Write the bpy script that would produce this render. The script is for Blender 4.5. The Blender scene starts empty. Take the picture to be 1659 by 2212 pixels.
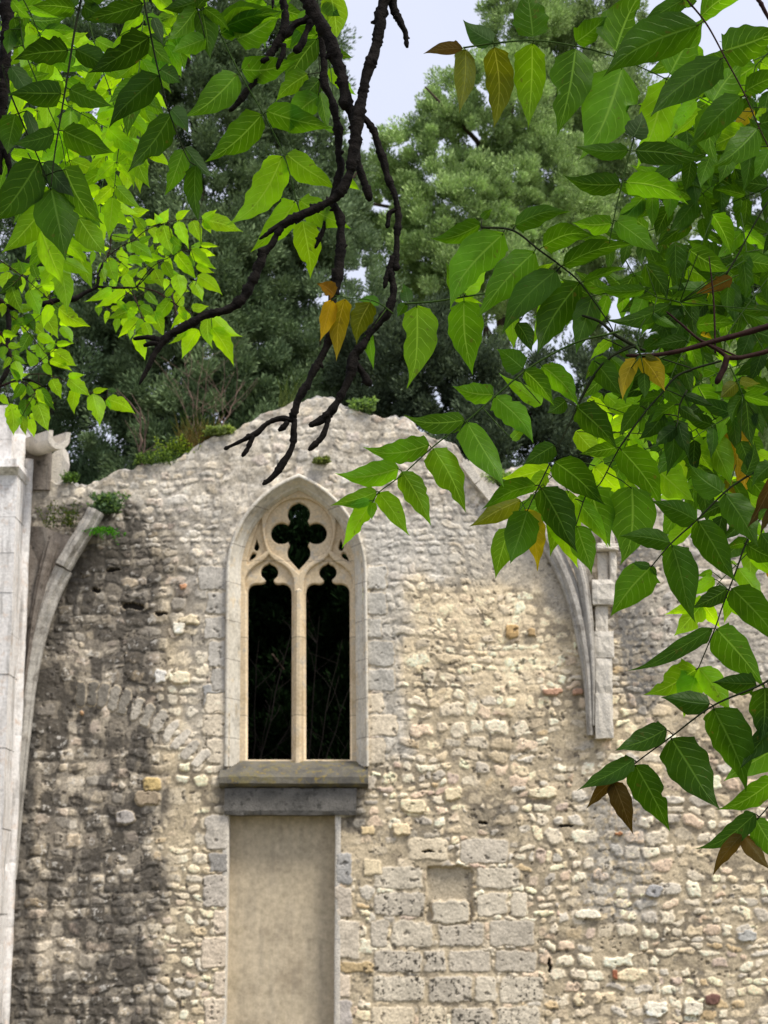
import bpy, math, random
import numpy as np
from mathutils import Vector
R = math.radians
random.seed(7); np.random.seed(7)
scn = bpy.context.scene
col = scn.collection
# ---------------------------------------------------------------- camera
PITCH = R(12.5); FPX = 4000.0; CW, CH = 829.5, 1106.0; EYE = 1.6
cam = bpy.data.objects.new('camera', bpy.data.cameras.new('camera')); col.objects.link(cam)
cam.location = (0, 0, EYE); cam.rotation_euler = (R(90) + PITCH, 0, 0)
cd = cam.data; cd.sensor_fit = 'VERTICAL'; cd.sensor_height = 36; cd.lens = FPX / 2212 * 36
cd.clip_end = 5000; cd.clip_start = 0.05
cd.dof.use_dof = True; cd.dof.focus_distance = 3.2; cd.dof.aperture_fstop = 19.0
scn.camera = cam
# ---------------------------------------------------------------- sky and sun
SUN_EL, SUN_AZ = R(58), R(128)         # azimuth clockwise from +Y: to the right, behind the viewer
w = bpy.data.worlds.new('World'); scn.world = w; w.use_nodes = True
nt = w.node_tree; nt.nodes.clear()
def wn(t, **k):
    n = nt.nodes.new(t)
    for a, b in k.items(): setattr(n, a, b)
    return n
sky = wn('ShaderNodeTexSky', sky_type='NISHITA', sun_disc=False, sun_elevation=SUN_EL, sun_rotation=SUN_AZ)
sky.air_density = 1.2; sky.dust_density = 3.0
tc = wn('ShaderNodeTexCoord'); ns = wn('ShaderNodeTexNoise'); ns.inputs['Scale'].default_value = 2.2; ns.inputs['Detail'].default_value = 5
rp = wn('ShaderNodeMapRange'); rp.inputs[1].default_value = .3; rp.inputs[2].default_value = .7; rp.inputs[3].default_value = .68; rp.inputs[4].default_value = 1.0
mx = wn('ShaderNodeMix', data_type='RGBA'); mx.inputs[7].default_value = (5.6, 5.85, 6.9, 1)
bg = wn('ShaderNodeBackground'); bg.inputs[1].default_value = 0.1
ow = wn('ShaderNodeOutputWorld')
L = nt.links.new
L(tc.outputs['Generated'], ns.inputs['Vector']); L(ns.outputs['Fac'], rp.inputs[0]); L(rp.outputs[0], mx.inputs[0])
L(sky.outputs[0], mx.inputs[6]); L(mx.outputs[2], bg.inputs[0]); L(bg.outputs[0], ow.inputs[0])
sun = bpy.data.objects.new('sun', bpy.data.lights.new('sun', 'SUN')); col.objects.link(sun)
sun.data.energy = 2.9; sun.data.angle = R(16); sun.data.color = (1, .94, .84)
sd = Vector((math.sin(SUN_AZ) * math.cos(SUN_EL), math.cos(SUN_AZ) * math.cos(SUN_EL), math.sin(SUN_EL)))
sun.rotation_euler = sd.to_track_quat('Z', 'Y').to_euler()
scn.view_settings.view_transform = 'Standard'; scn.view_settings.look = 'None'
scn.view_settings.exposure = 0.68; scn.view_settings.gamma = 1
scn.cycles.max_bounces = 8; scn.cycles.transmission_bounces = 8; scn.cycles.diffuse_bounces = 4
# ---------------------------------------------------------------- helpers
CT, ST = math.cos(PITCH), math.sin(PITCH)
def P(dx, dy, Y):
    """world point of a measured direction at world distance Y"""
    a = (dx - CW) / FPX; b = -(dy - CH) / FPX
    v = Vector((a, CT - b * ST, ST + b * CT)); t = Y / v.y
    return Vector((0, 0, EYE)) + v * t
def proj(X, Y, Z):
    z = Z - EYE; a = Y * CT + z * ST; b = -Y * ST + z * CT
    return CW + FPX * X / a, CH - FPX * b / a
def tag(o, label=None, cat=None, group=None, kind=None):
    if label: o['label'] = label
    if cat: o['category'] = cat
    if group: o['group'] = group
    if kind: o['kind'] = kind
    return o
def thing(name, loc, label, cat, group=None):
    o = bpy.data.objects.new(name, None); col.objects.link(o); o.location = loc; o.empty_display_size = .1
    return tag(o, label, cat, group)
def link(name, me, parent=None, mats=()):
    o = bpy.data.objects.new(name, me); col.objects.link(o)
    for m in mats: me.materials.append(m)
    if parent:
        o.parent = parent
        o.matrix_parent_inverse = world_inv(parent)
    return o
def world_inv(o):
    from mathutils import Matrix
    m = Matrix.Identity(4)
    while o:
        m = o.matrix_parent_inverse @ Matrix.Translation(o.location) @ m if o.parent else Matrix.Translation(o.location) @ m
        o = o.parent
    return m.inverted()
def npmesh(name, V, F, cols=None, uv=None, smooth=False, fmat=None):
    V = np.asarray(V, dtype=np.float32).reshape(-1, 3); F = np.asarray(F, dtype=np.int32)
    me = bpy.data.meshes.new(name); k = F.shape[1]; n = len(F)
    me.vertices.add(len(V)); me.vertices.foreach_set('co', V.ravel())
    me.loops.add(n * k); me.loops.foreach_set('vertex_index', F.ravel())
    me.polygons.add(n); me.polygons.foreach_set('loop_start', np.arange(0, n * k, k, dtype=np.int32))
    me.polygons.foreach_set('loop_total', np.full(n, k, dtype=np.int32))
    if smooth: me.polygons.foreach_set('use_smooth', np.ones(n, dtype=bool))
    if fmat is not None: me.polygons.foreach_set('material_index', np.asarray(fmat, dtype=np.int32))
    me.update(calc_edges=True)
    if cols is not None:
        a = me.color_attributes.new('tint', 'FLOAT_COLOR', 'POINT')
        c = np.ones((len(V), 4), dtype=np.float32); c[:, :3] = cols; a.data.foreach_set('color', c.ravel())
    if uv is not None:
        u = me.uv_layers.new(name='UVMap'); u.data.foreach_set('uv', np.asarray(uv, dtype=np.float32)[F.ravel()].ravel())
    me.validate(); return me
class MB:
    """collects simple solids into one mesh"""
    def __init__(s): s.v = []; s.f = []
    def add(s, vs, fs):
        b = len(s.v); s.v += [tuple(v) for v in vs]; s.f += [tuple(i + b for i in f) for f in fs]
    def tube(s, pts, rad, n=8, rough=0, cap=True):
        m = len(pts); pts = [Vector(p) for p in pts]; ref = Vector((.3, .9, .2)).normalized(); vs = []
        for i, p in enumerate(pts):
            t = (pts[min(i + 1, m - 1)] - pts[max(i - 1, 0)]).normalized()
            a = t.cross(ref).normalized(); b = t.cross(a); r = rad[i] if hasattr(rad, '__len__') else rad
            for k in range(n):
                q = 2 * math.pi * k / n; rr = r * (1 + (rough * random.uniform(-1, 1) if rough < .2 else rough * 2 * (float(fbm(np.array(i * .22 + 7), np.array(3 * math.cos(q) + m), 1, 3)) + .5 * float(vnoise(np.array(i * .5), np.array(3 * math.sin(q) + m), 1)) - .72)))
                vs.append(p + (a * math.cos(q) + b * math.sin(q)) * rr)
        fs = [(i * n + k, i * n + (k + 1) % n, (i + 1) * n + (k + 1) % n, (i + 1) * n + k) for i in range(m - 1) for k in range(n)]
        if cap: fs += [tuple(range(n))[::-1], tuple((m - 1) * n + k for k in range(n))]
        s.add(vs, fs)
    def mesh(s, name, smooth=False):
        me = bpy.data.meshes.new(name); me.from_pydata(s.v, [], s.f)
        if smooth: me.polygons.foreach_set('use_smooth', [True] * len(me.polygons))
        me.update(); return me
def spline(pts, step):
    """Catmull-Rom through n-tuples, resampled about every step"""
    A = [np.array(p, float) for p in pts]; out = []
    if len(A) == 2: A = [A[0], (A[0] + A[1]) / 2, A[1]]
    Q = [2 * A[0] - A[1]] + A + [2 * A[-1] - A[-2]]
    for i in range(1, len(Q) - 2):
        p0, p1, p2, p3 = Q[i - 1:i + 3]; n = max(1, int(np.linalg.norm((p2 - p1)[:2]) / step))
        for k in range(n):
            t = k / n
            out.append(.5 * (2 * p1 + (p2 - p0) * t + (2 * p0 - 5 * p1 + 4 * p2 - p3) * t * t + (3 * p1 - p0 - 3 * p2 + p3) * t ** 3))
    out.append(A[-1]); return out
_rng = np.random.RandomState(11)
_N = _rng.rand(256, 256).astype(np.float32)
def vnoise(x, y, s):
    x = np.asarray(x) * s + 37.3; y = np.asarray(y) * s + 91.7
    xi = np.floor(x).astype(int); yi = np.floor(y).astype(int); fx = x - xi; fy = y - yi
    fx = fx * fx * (3 - 2 * fx); fy = fy * fy * (3 - 2 * fy)
    g = lambda a, b: _N[a & 255, b & 255]
    return (g(xi, yi) * (1 - fx) + g(xi + 1, yi) * fx) * (1 - fy) + (g(xi, yi + 1) * (1 - fx) + g(xi + 1, yi + 1) * fx) * fy
def fbm(x, y, s, o=4):
    r = 0; a = .5; t = 0
    for k in range(o):
        r = r + a * vnoise(x + 13.1 * k, y - 7.7 * k, s); t += a; s *= 2.03; a *= .55
    return r / t
def sstep(a, b, x):
    t = np.clip((x - a) / (b - a), 0, 1); return t * t * (3 - 2 * t)
# ---------------------------------------------------------------- materials
def mat(name):
    m = bpy.data.materials.new(name); m.use_nodes = True; nt = m.node_tree; nt.nodes.clear()
    o = nt.nodes.new('ShaderNodeOutputMaterial'); return m, nt, o
class NB:
    def __init__(s, nt): s.nt = nt
    def n(s, t, ins={}, **k):
        x = s.nt.nodes.new(t)
        for a, b in k.items(): setattr(x, a, b)
        for a, b in ins.items():
            if hasattr(b, 'is_output') or isinstance(b, bpy.types.NodeSocket): s.nt.links.new(b, x.inputs[a])
            else: x.inputs[a].default_value = b
        return x
    def m(s, op, a, b=0.0, c=0.0, clamp=False):
        x = s.nt.nodes.new('ShaderNodeMath'); x.operation = op; x.use_clamp = clamp
        for i, v in enumerate((a, b, c)):
            if isinstance(v, bpy.types.NodeSocket): s.nt.links.new(v, x.inputs[i])
            else: x.inputs[i].default_value = v
        return x.outputs[0]
    def mix(s, f, a, b, blend='MIX'):
        x = s.nt.nodes.new('ShaderNodeMix'); x.data_type = 'RGBA'; x.blend_type = blend
        for i, v in ((0, f), (6, a), (7, b)):
            if isinstance(v, bpy.types.NodeSocket): s.nt.links.new(v, x.inputs[i])
            else: x.inputs[i].default_value = v if i == 0 else (*v, 1)
        return x.outputs[2]
    def rng(s, v, a, b, c=0., d=1.):
        return s.n('ShaderNodeMapRange', {0: v, 1: a, 2: b, 3: c, 4: d}).outputs[0]
    def noise(s, scale, detail=4, vec=None, rough=.6):
        x = s.n('ShaderNodeTexNoise', {'Scale': scale, 'Detail': detail, 'Roughness': rough})
        if vec is not None: s.nt.links.new(vec, x.inputs['Vector'])
        return x.outputs['Fac']
def stone_mat(name, c1, c2, c3=None, scale=3, bump=.3, vcol=False, dark=None, streak=False, joint=0):
    m, nt, o = mat(name); b = NB(nt)
    geo = b.n('ShaderNodeNewGeometry').outputs['Position']
    big = b.rng(b.noise(scale, 5, geo), .38, .62); fine = b.noise(scale * 18, 4, geo); mid = b.noise(scale * 5, 4, geo)
    if vcol:
        c = b.n('ShaderNodeVertexColor', layer_name='tint').outputs[0]
    else:
        c = b.mix(big, c1, c2)
        if c3: c = b.mix(b.rng(mid, .55, .68), c, c3)
    if dark: c = b.mix(b.rng(b.noise(scale * 2.3, 6, geo, .7), .52, .66), c, dark)
    if streak:
        v = b.n('ShaderNodeMapping', {'Vector': geo, 'Scale': (5, 5, .7)}).outputs[0]
        c = b.mix(b.rng(b.noise(2.2, 5, v), .5, .7, 0, .65 if streak is True else streak), c, (.15, .14, .125))
    if joint:
        zz = b.m('ADD', b.n('ShaderNodeSeparateXYZ', {0: geo}).outputs[2], b.m('MULTIPLY', b.noise(9, 2, geo), .02))
        fz = b.m('ABSOLUTE', b.m('SUBTRACT', b.m('FRACT', b.m('DIVIDE', zz, joint)), .5))
        c = b.mix(b.rng(fz, .002 / joint, .007 / joint, .7, 0), c, (.14, .12, .10))
        sid = b.m('FRACT', b.m('MULTIPLY', b.m('SINE', b.m('FLOOR', b.m('ADD', b.m('DIVIDE', zz, joint), .5))), 43.7))
        sg = b.rng(sid, -1, 1, .84, 1.14); c = b.mix(1., c, b.n('ShaderNodeCombineColor', {0: sg, 1: sg, 2: b.m('MULTIPLY', sg, .98)}).outputs[0], 'MULTIPLY')
    g = b.rng(fine, .2, .8, .72, 1.28)
    c = b.mix(1.0, c, b.n('ShaderNodeCombineColor', {0: g, 1: g, 2: g}).outputs[0], 'MULTIPLY')
    bp = b.n('ShaderNodeBump', {'Strength': bump, 'Distance': .012, 'Height': b.m('ADD', b.noise(60, 5, geo), b.noise(22, 3, geo))})
    p = b.n('ShaderNodeBsdfPrincipled', {'Base Color': c, 'Roughness': .93, 'Specular IOR Level': .2, 'Normal': bp.outputs[0]})
    nt.links.new(p.outputs[0], o.inputs[0]); return m
def leaf_mat(name, refl, trans, vein, gloss=.009):
    m, nt, o = mat(name); b = NB(nt)
    uv = b.n('ShaderNodeSeparateXYZ', {0: b.n('ShaderNodeUVMap', uv_map='UVMap').outputs[0]})
    u, v = uv.outputs[0], uv.outputs[1]
    au = b.m('ABSOLUTE', b.m('SUBTRACT', b.m('MULTIPLY', u, 2.0), 1.0))
    mid = b.rng(au, .02, .07, 1, 0)
    rnd = b.n('ShaderNodeObjectInfo').outputs['Random']
    geo = b.n('ShaderNodeNewGeometry').outputs['Position']
    q = b.m('SUBTRACT', b.m('MULTIPLY', v, 8.0), b.m('MULTIPLY', b.m('POWER', au, 1.25), 1.9))
    q = b.m('ADD', q, b.m('MULTIPLY', b.noise(40, 2, geo), .7)); q = b.m('ADD', q, rnd)
    fr = b.m('ABSOLUTE', b.m('SUBTRACT', b.m('FRACT', q), .5))
    lat = b.m('MULTIPLY', b.rng(fr, .0, .085, 1, 0), b.rng(au, .55, .95, .75, 0.05))
    vm = b.m('MAXIMUM', mid, lat)
    n1 = b.rng(b.noise(14, 4, geo), .3, .7, .66, 1.28)
    rv = b.rng(rnd, 0, 1, .66, 1.28); s = b.m('MULTIPLY', n1, rv)
    sp = b.n('ShaderNodeCombineColor', {0: s, 1: s, 2: s}).outputs[0]
    spot = b.rng(b.noise(60, 2, geo), .67, .72, 0, .6)
    cr = b.mix(b.m('MULTIPLY', vm, .5), b.mix(1., refl, sp, 'MULTIPLY'), [min(1, x * 2.0 + .01) for x in refl])
    ct = b.mix(b.m('MULTIPLY', vm, .74), b.mix(1., trans, sp, 'MULTIPLY'), vein)
    ct = b.mix(spot, ct, (.12, .08, .01))
    bp = b.n('ShaderNodeBump', {'Strength': .35, 'Distance': .002, 'Height': b.m('ADD', vm, b.noise(90, 2, geo))})
    d = b.n('ShaderNodeBsdfDiffuse', {'Color': cr, 'Normal': bp.outputs[0]})
    t = b.n('ShaderNodeBsdfTranslucent', {'Color': ct, 'Normal': bp.outputs[0]})
    a = b.n('ShaderNodeAddShader', {0: d.outputs[0], 1: t.outputs[0]})
    g = b.n('ShaderNodeBsdfGlossy', {'Color': (.6, .7, .5, 1), 'Roughness': .42, 'Normal': bp.outputs[0]})
    mx = b.n('ShaderNodeMixShader', {0: gloss, 1: a.outputs[0], 2: g.outputs[0]})
    nt.links.new(mx.outputs[0], o.inputs[0]); return m
def plain_mat(name, c1, c2, scale=20, rough=.9, bump=.3, trans=None):
    m, nt, o = mat(name); b = NB(nt); geo = b.n('ShaderNodeNewGeometry').outputs['Position']
    c = b.mix(b.rng(b.noise(scale, 5, geo), .35, .65), c1, c2)
    bp = b.n('ShaderNodeBump', {'Strength': bump, 'Distance': .004, 'Height': b.noise(scale * 4, 4, geo)})
    p = b.n('ShaderNodeBsdfPrincipled', {'Base Color': c, 'Roughness': rough, 'Specular IOR Level': .12, 'Normal': bp.outputs[0]})
    out = p.outputs[0]
    if trans:
        t = b.n('ShaderNodeBsdfTranslucent', {'Color': (*trans, 1)}); out = b.n('ShaderNodeAddShader', {0: out, 1: t.outputs[0]}).outputs[0]
    nt.links.new(out, o.inputs[0]); return m
def foliage_mat(name, mul=1.0, tr=.35):
    m, nt, o = mat(name); b = NB(nt)
    c = b.n('ShaderNodeVertexColor', layer_name='tint').outputs[0]
    d = b.n('ShaderNodeBsdfDiffuse', {'Color': c}); t = b.n('ShaderNodeBsdfTranslucent', {'Color': b.mix(1., c, (1.1 * tr / .35, 1.2 * tr / .35, .5), 'MULTIPLY')})
    x = b.n('ShaderNodeMixShader', {0: tr, 1: d.outputs[0], 2: t.outputs[0]}); nt.links.new(x.outputs[0], o.inputs[0]); return m
M = {}
M['wall'] = stone_mat('wall_stone', None, None, vcol=True, scale=3, bump=.3)
M['surround'] = stone_mat('pale_grey_limestone', (.61, .575, .51), (.54, .50, .43), (.60, .51, .38), 1.6, .25, dark=(.34, .31, .26), joint=.41)
M['tracery'] = stone_mat('cream_carved_limestone', (.60, .49, .34), (.52, .42, .29), (.45, .40, .33), 2.2, .25, dark=(.46, .36, .23), joint=.83)
M['sill'] = stone_mat('mossy_sill', (.15, .138, .11), (.085, .08, .070), (.21, .16, .05), 3.5, .5, dark=(.16, .14, .07))
M['lintel'] = stone_mat('dark_weathered_lintel', (.105, .10, .092), (.17, .16, .145), (.06, .058, .052), 4, .5)
M['infill'] = stone_mat('smooth_tan_render', (.47, .395, .28), (.52, .44, .32), (.42, .355, .25), 1.1, .12, dark=(.38, .315, .225), streak=.25)
M['pillar'] = stone_mat('pale_pillar_stone', (.76, .74, .72), (.66, .63, .60), (.66, .57, .50), 1.8, .3, streak=True)
M['rib'] = stone_mat('grey_rib_stone', (.48, .455, .41), (.34, .32, .29), (.50, .46, .40), 2.5, .5, dark=(.22, .20, .175), streak=True)
M['ribdark'] = stone_mat('stained_rib_stone', (.15, .125, .105), (.25, .22, .19), (.07, .06, .05), 2.5, .5, streak=True)
M['pil'] = stone_mat('cream_pilaster_stone', (.66, .61, .53), (.56, .52, .45), (.40, .38, .35), 4, .6)
M['bark'] = plain_mat('dark_bark', (.004, .0032, .003), (.012, .0095, .008), 60, .9, .8)
M['barkred'] = plain_mat('reddish_bark', (.016, .006, .005), (.030, .013, .010), 40, .8, .4)
M['stalk'] = plain_mat('green_stalk', (.020, .050, .006), (.035, .065, .010), 30, .85, .1)
M['stalkdark'] = plain_mat('dark_stalk', (.008, .014, .004), (.016, .02, .007), 30, .85, .1)
M['trunk'] = plain_mat('brown_trunk_bark', (.09, .065, .05), (.045, .032, .026), 8, .9, .8)
M['ground'] = plain_mat('dry_grass_ground', (.08, .09, .035), (.16, .13, .08), 3, 1, .6)
M['fol'] = foliage_mat('conifer_foliage', tr=.22)
M['weed'] = foliage_mat('weed_foliage', tr=.45)
G = {  # leaf tones: reflected, transmitted, vein; greens k to L paint canopy shade and sun
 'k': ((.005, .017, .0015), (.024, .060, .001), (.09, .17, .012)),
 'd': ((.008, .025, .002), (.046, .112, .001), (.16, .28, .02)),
 'g': ((.030, .048, .020), (.028, .080, .006), (.10, .18, .04)),
 'm': ((.018, .050, .004), (.110, .25, .002), (.32, .50, .04)),
 'l': ((.030, .080, .006), (.235, .44, .002), (.40, .58, .03)),
 'L': ((.055, .125, .006), (.42, .68, .003), (.56, .76, .04)),
 'y': ((.10, .075, .004), (.33, .25, .003), (.55, .38, .03)),
 'o': ((.12, .088, .003), (.37, .20, .003), (.62, .32, .03)),
 'r': ((.022, .030, .003), (.19, .21, .002), (.40, .38, .03)),
 'b': ((.016, .013, .003), (.11, .055, .004), (.16, .09, .02))}
TONEWORD = {'y': 'yellow leaflet', 'o': 'orange leaflet', 'r': 'young reddish-green leaflet', 'b': 'brownish-red young leaflet'}
for k, (a, t, v) in G.items(): M['leaf_' + k] = leaf_mat('leaf_tone_' + k, a, t, v)
# ================================================================ SETTING: ground
WY = 19.3                                    # the wall's face
gx = MB(); gx.add([(-300, -60, 0), (300, -60, 0), (300, 900, 0), (-300, 900, 0)], [(0, 1, 2, 3)])
tag(link('ground', gx.mesh('ground'), None, [M['ground']]), kind='structure')
# ================================================================ RUINED WALL
wall = thing('ruined_wall', (0, WY, 0), 'long ruined stone wall with broken gabled top and a gothic window', 'wall')
TOP = [(-400, 1046), (120, 1044), (150, 1042), (185, 1046), (215, 1040), (240, 1026), (262, 1018), (288, 1016), (300, 1006), (335, 1004), (372, 996), (405, 982), (430, 962), (470, 944), (505, 930), (530, 912), (560, 900), (590, 884), (625, 877), (650, 870), (672, 862), (702, 858), (722, 864), (734, 878), (765, 886), (800, 896), (850, 905), (885, 908), (905, 930), (960, 950), (985, 962), (1000, 992), (1020, 1012), (1050, 1045), (1080, 1052), (1095, 1020), (1110, 1013), (1160, 1018), (1250, 1022), (1400, 1030), (1500, 1032), (1700, 1034), (2300, 1040)]
tp = np.array([(P(a, b, WY).x, P(a, b, WY).z) for a, b in TOP])
X0, X1, Z0 = -4.9, 5.6, -0.05
def topz(x): return np.interp(x, tp[:, 0], tp[:, 1]) + (vnoise(x, x * 0 + 3, 7) - .5) * .07 + (vnoise(x, x * 0 + 9, 22) - .5) * .04
NX, NZ = 1170, 740
xs = np.linspace(X0, X1, NX); vs_ = np.linspace(0, 1, NZ)
tz = topz(xs)
X = np.repeat(xs[None, :], NZ, 0); Z = Z0 + vs_[:, None] * (tz[None, :] - Z0)
DX, DY = proj(X, WY, Z)                       # survey coordinates of every point of the wall
NQ = fbm(X + 3, Z + 71, 11, 4)
def masonry(X, Z, rowh, wmin, wmax, seed, warp=.02, pmin=2.6, pmax=6, joint=.88):
    rs = np.random.RandomState(seed)
    xw = X + (fbm(X, Z, 5, 3) - .5) * warp * 3 + (vnoise(X, Z, 24) - .5) * warp * .8
    zw = Z + (fbm(X + 40, Z, 3.5, 3) - .5) * warp * 5 + (vnoise(X + 50, Z, 24) - .5) * warp * .8
    hb = [-.5]
    while hb[-1] < 9: hb.append(hb[-1] + rowh * rs.uniform(.68, 1.35))
    hb = np.array(hb); ri = np.searchsorted(hb, zw) - 1
    H = np.zeros_like(X); R1 = np.zeros_like(X); R2 = np.zeros_like(X); R3 = np.zeros_like(X)
    for r in range(len(hb) - 1):
        m = ri == r
        if not m.any(): continue
        x = xw[m]; z = zw[m]; h = hb[r + 1] - hb[r]
        xb = [x.min() - rs.uniform(.1, .4)]
        while xb[-1] < x.max() + .3: xb.append(xb[-1] + rs.uniform(wmin, wmax) * (1 if rs.rand() > .15 else 1.5))
        xb = np.array(xb); ci = np.clip(np.searchsorted(xb, x) - 1, 0, len(xb) - 2); n = len(xb)
        sx = rs.uniform(joint - .1, joint + .07, n)[ci]; sz = rs.uniform(joint - .16, joint + .05, n)[ci]; oz = rs.uniform(-.06, .06, n)[ci]
        u = (x - (xb[ci] + xb[ci + 1]) / 2) / ((xb[ci + 1] - xb[ci]) / 2) / sx
        v = (z - (hb[r] + hb[r + 1]) / 2 - oz * h) / (h / 2) / sz
        sk = rs.uniform(-.18, .18, n)[ci]; v = v + sk * u
        p = rs.uniform(pmin, pmax, n)[ci]
        q = (np.abs(u) ** p + np.abs(v) ** p) ** (1 / p) + (NQ[m] - .5) * .75
        hh = 1 - sstep(.66, 1.02, q); bur = np.where(rs.rand(n) < .22, .35, 1.0)[ci]; hh = hh * rs.uniform(.45, 1.2, n)[ci] * bur
        H[m] = hh; R1[m] = rs.rand(n)[ci]; R2[m] = rs.rand(n)[ci]; R3[m] = rs.rand(n)[ci]
    return H, R1, R2, R3
def box(x0, y0, x1, y1, soft=40, nz=50):
    nx = (fbm(X, Z, 2.2, 4) - .5) * nz * 2.4; ny = (fbm(X + 20, Z + 5, 2.2, 4) - .5) * nz * 2.4
    x = DX + nx; y = DY + ny
    return sstep(x0 - soft, x0 + soft, x) * (1 - sstep(x1 - soft, x1 + soft, x)) * sstep(y0 - soft, y0 + soft, y) * (1 - sstep(y1 - soft, y1 + soft, y))
def C(*c): return np.array(c, dtype=float)
def lay(base, m, c): return base * (1 - m[..., None]) + m[..., None] * (c if c.ndim == 3 else c[None, None, :])
H, A1, A2, A3 = masonry(X, Z, .142, .11, .29, 3, .028)
Hb, B1, B2, B3 = masonry(X, Z, .092, .07, .20, 8, .03, 2.2, 4)
sel = fbm(X + 33, Z + 12, 1.1, 4) + .10 * sstep(3.2, 4.6, Z) > .52
H = np.where(sel, Hb, H); A1 = np.where(sel, B1, A1); A2 = np.where(sel, B2, A2); A3 = np.where(sel, B3, A3)
buried = sstep(.54, .70, fbm(X + 90, Z + 44, 1.5, 4)) * .75
H = H * (1 - buried)
n0 = fbm(X, Z, 9, 4); n1 = fbm(X + 9, Z + 3, 30, 3); n2 = fbm(X + 5, Z + 8, 1.3, 4); n3 = vnoise(X, Z, 70)
# --- stone body colours by zone
cream = C(.66, .55, .39)
S = np.zeros(X.shape + (3,)) + cream
S = S * (0.70 + .58 * A1)[..., None]
S = lay(S, ((A2 > .90) * 1.0) * .7, C(.50, .36, .19)); S = lay(S, ((A2 < .2) * 1.0) * .75, C(.37, .36, .35)); S = lay(S, ((A3 > .87) * 1.) * .6, C(.55, .41, .34))
S = lay(S, ((A3 < .008) * 1.) * .9, C(.36, .12, .06))
pale = C(.58, .55, .49)
grey = C(.33, .325, .32)
S = lay(S, (A3 < .5) * .5, pale * 1.08)
Mo = np.zeros_like(S) + C(.43, .365, .265)
Mo = Mo * (.82 + .36 * n0)[..., None]
hm = sstep(.10, .5, H) * .85
Colr = Mo * (1 - hm[..., None]) + S * hm[..., None]
HT = H * (.015 + .016 * (n2 - .5)); HT = HT * (1 - .2 * sstep(5.0, 5.6, Z))
# plastered smoother warm zone right of the window
pl = box(850, 1230, 1240, 1500, 50) * .6; HT = HT * (1 - .55 * pl); Colr = lay(Colr, pl, C(.66, .555, .395)[None, None, :] * (.8 + .4 * A1)[..., None])
jt = sstep(.16, .04, H) * sstep(.45, .62, fbm(X + 7, Z + 2, 4, 4)); Colr = lay(Colr, jt * .55, C(.17, .145, .115) + 0 * Colr)
# --- broad weathering
g_top = np.maximum(box(-400, 700, 2400, 1150, 60, 80), box(380, 900, 1000, 1260, 40, 60))
Colr = lay(Colr, g_top * (.34 + .36 * n1), (C(.45, .44, .425)[None, None, :] * (.35 + 1.3 * n0)[..., None]))
gm = box(790, 1120, 880, 1640, 25, 35); Colr = lay(Colr, gm * .72, C(.40, .39, .37)[None, None, :] * (.7 + .6 * n0)[..., None])
gm = box(880, 1100, 1180, 1250, 30, 40); Colr = lay(Colr, gm * .5, C(.42, .41, .39) + 0 * Colr)
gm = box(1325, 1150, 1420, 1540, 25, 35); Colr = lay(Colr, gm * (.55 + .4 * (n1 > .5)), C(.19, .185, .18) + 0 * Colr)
gm = box(1420, 1000, 2400, 1480, 40, 50); Colr = lay(Colr, gm * .55, C(.36, .355, .35) + 0 * Colr)
gm = box(1270, 1740, 1400, 2010, 25, 45); Colr = lay(Colr, gm * .55 * (n1 > .42), C(.30, .30, .30) + 0 * Colr)
gm = box(395, 1200, 490, 1660, 25, 30); Colr = lay(Colr, gm * .45, C(.38, .37, .355) + 0 * Colr)
gm = box(1180, 1150, 1270, 1330, 20, 20); Colr = lay(Colr, gm * .6, C(.36, .35, .34) + 0 * Colr)
# --- dark biofilm of the left third
edge = box(-600, 1090, 350, 2600, 36, 42)
edge2 = box(-600, 1080, 410, 1330, 55, 70) * .6
bio = np.maximum(edge, edge2 * .75)
pat = sstep(.345, .50, fbm(X * 1.3, Z * .6, 8, 5) * .55 + fbm(X * 1.5, Z * .4, 2.2, 3) * .45 - .06 * (A2 > .68) + .06 * box(120, 1750, 360, 2300, 30) - hm * .03)
Colr = lay(Colr, bio * .55, (C(.30, .275, .245)[None, None, :] * (.6 + .9 * A1)[..., None]))
Colr = lay(Colr, np.maximum(bio * pat * .92, box(40, 1150, 130, 1500, 20, 20) * .8) * (.94 - .35 * (A1 > .7)), C(.095, .086, .077) + 0 * Colr)
br = np.maximum(box(345, 1330, 440, 1660, 25, 30), box(360, 1700, 440, 2060, 30, 30) * .7) * hm; Colr = lay(Colr, br * .55, C(.64, .58, .46) + 0 * Colr)
# --- pale lichen speckle on the dark stones
spk = sstep(.60, .68, n1) * hm * sstep(.3, .6, A2) * (bio * .8 + g_top * .6)
Colr = lay(Colr, np.clip(spk, 0, 1) * .8, C(.55, .54, .52) + 0 * Colr)
pep = sstep(.66, .74, fbm(X + 70, Z, 26, 3)) * .45; Colr = lay(Colr, pep, C(.16, .15, .14) + 0 * Colr)
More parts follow.
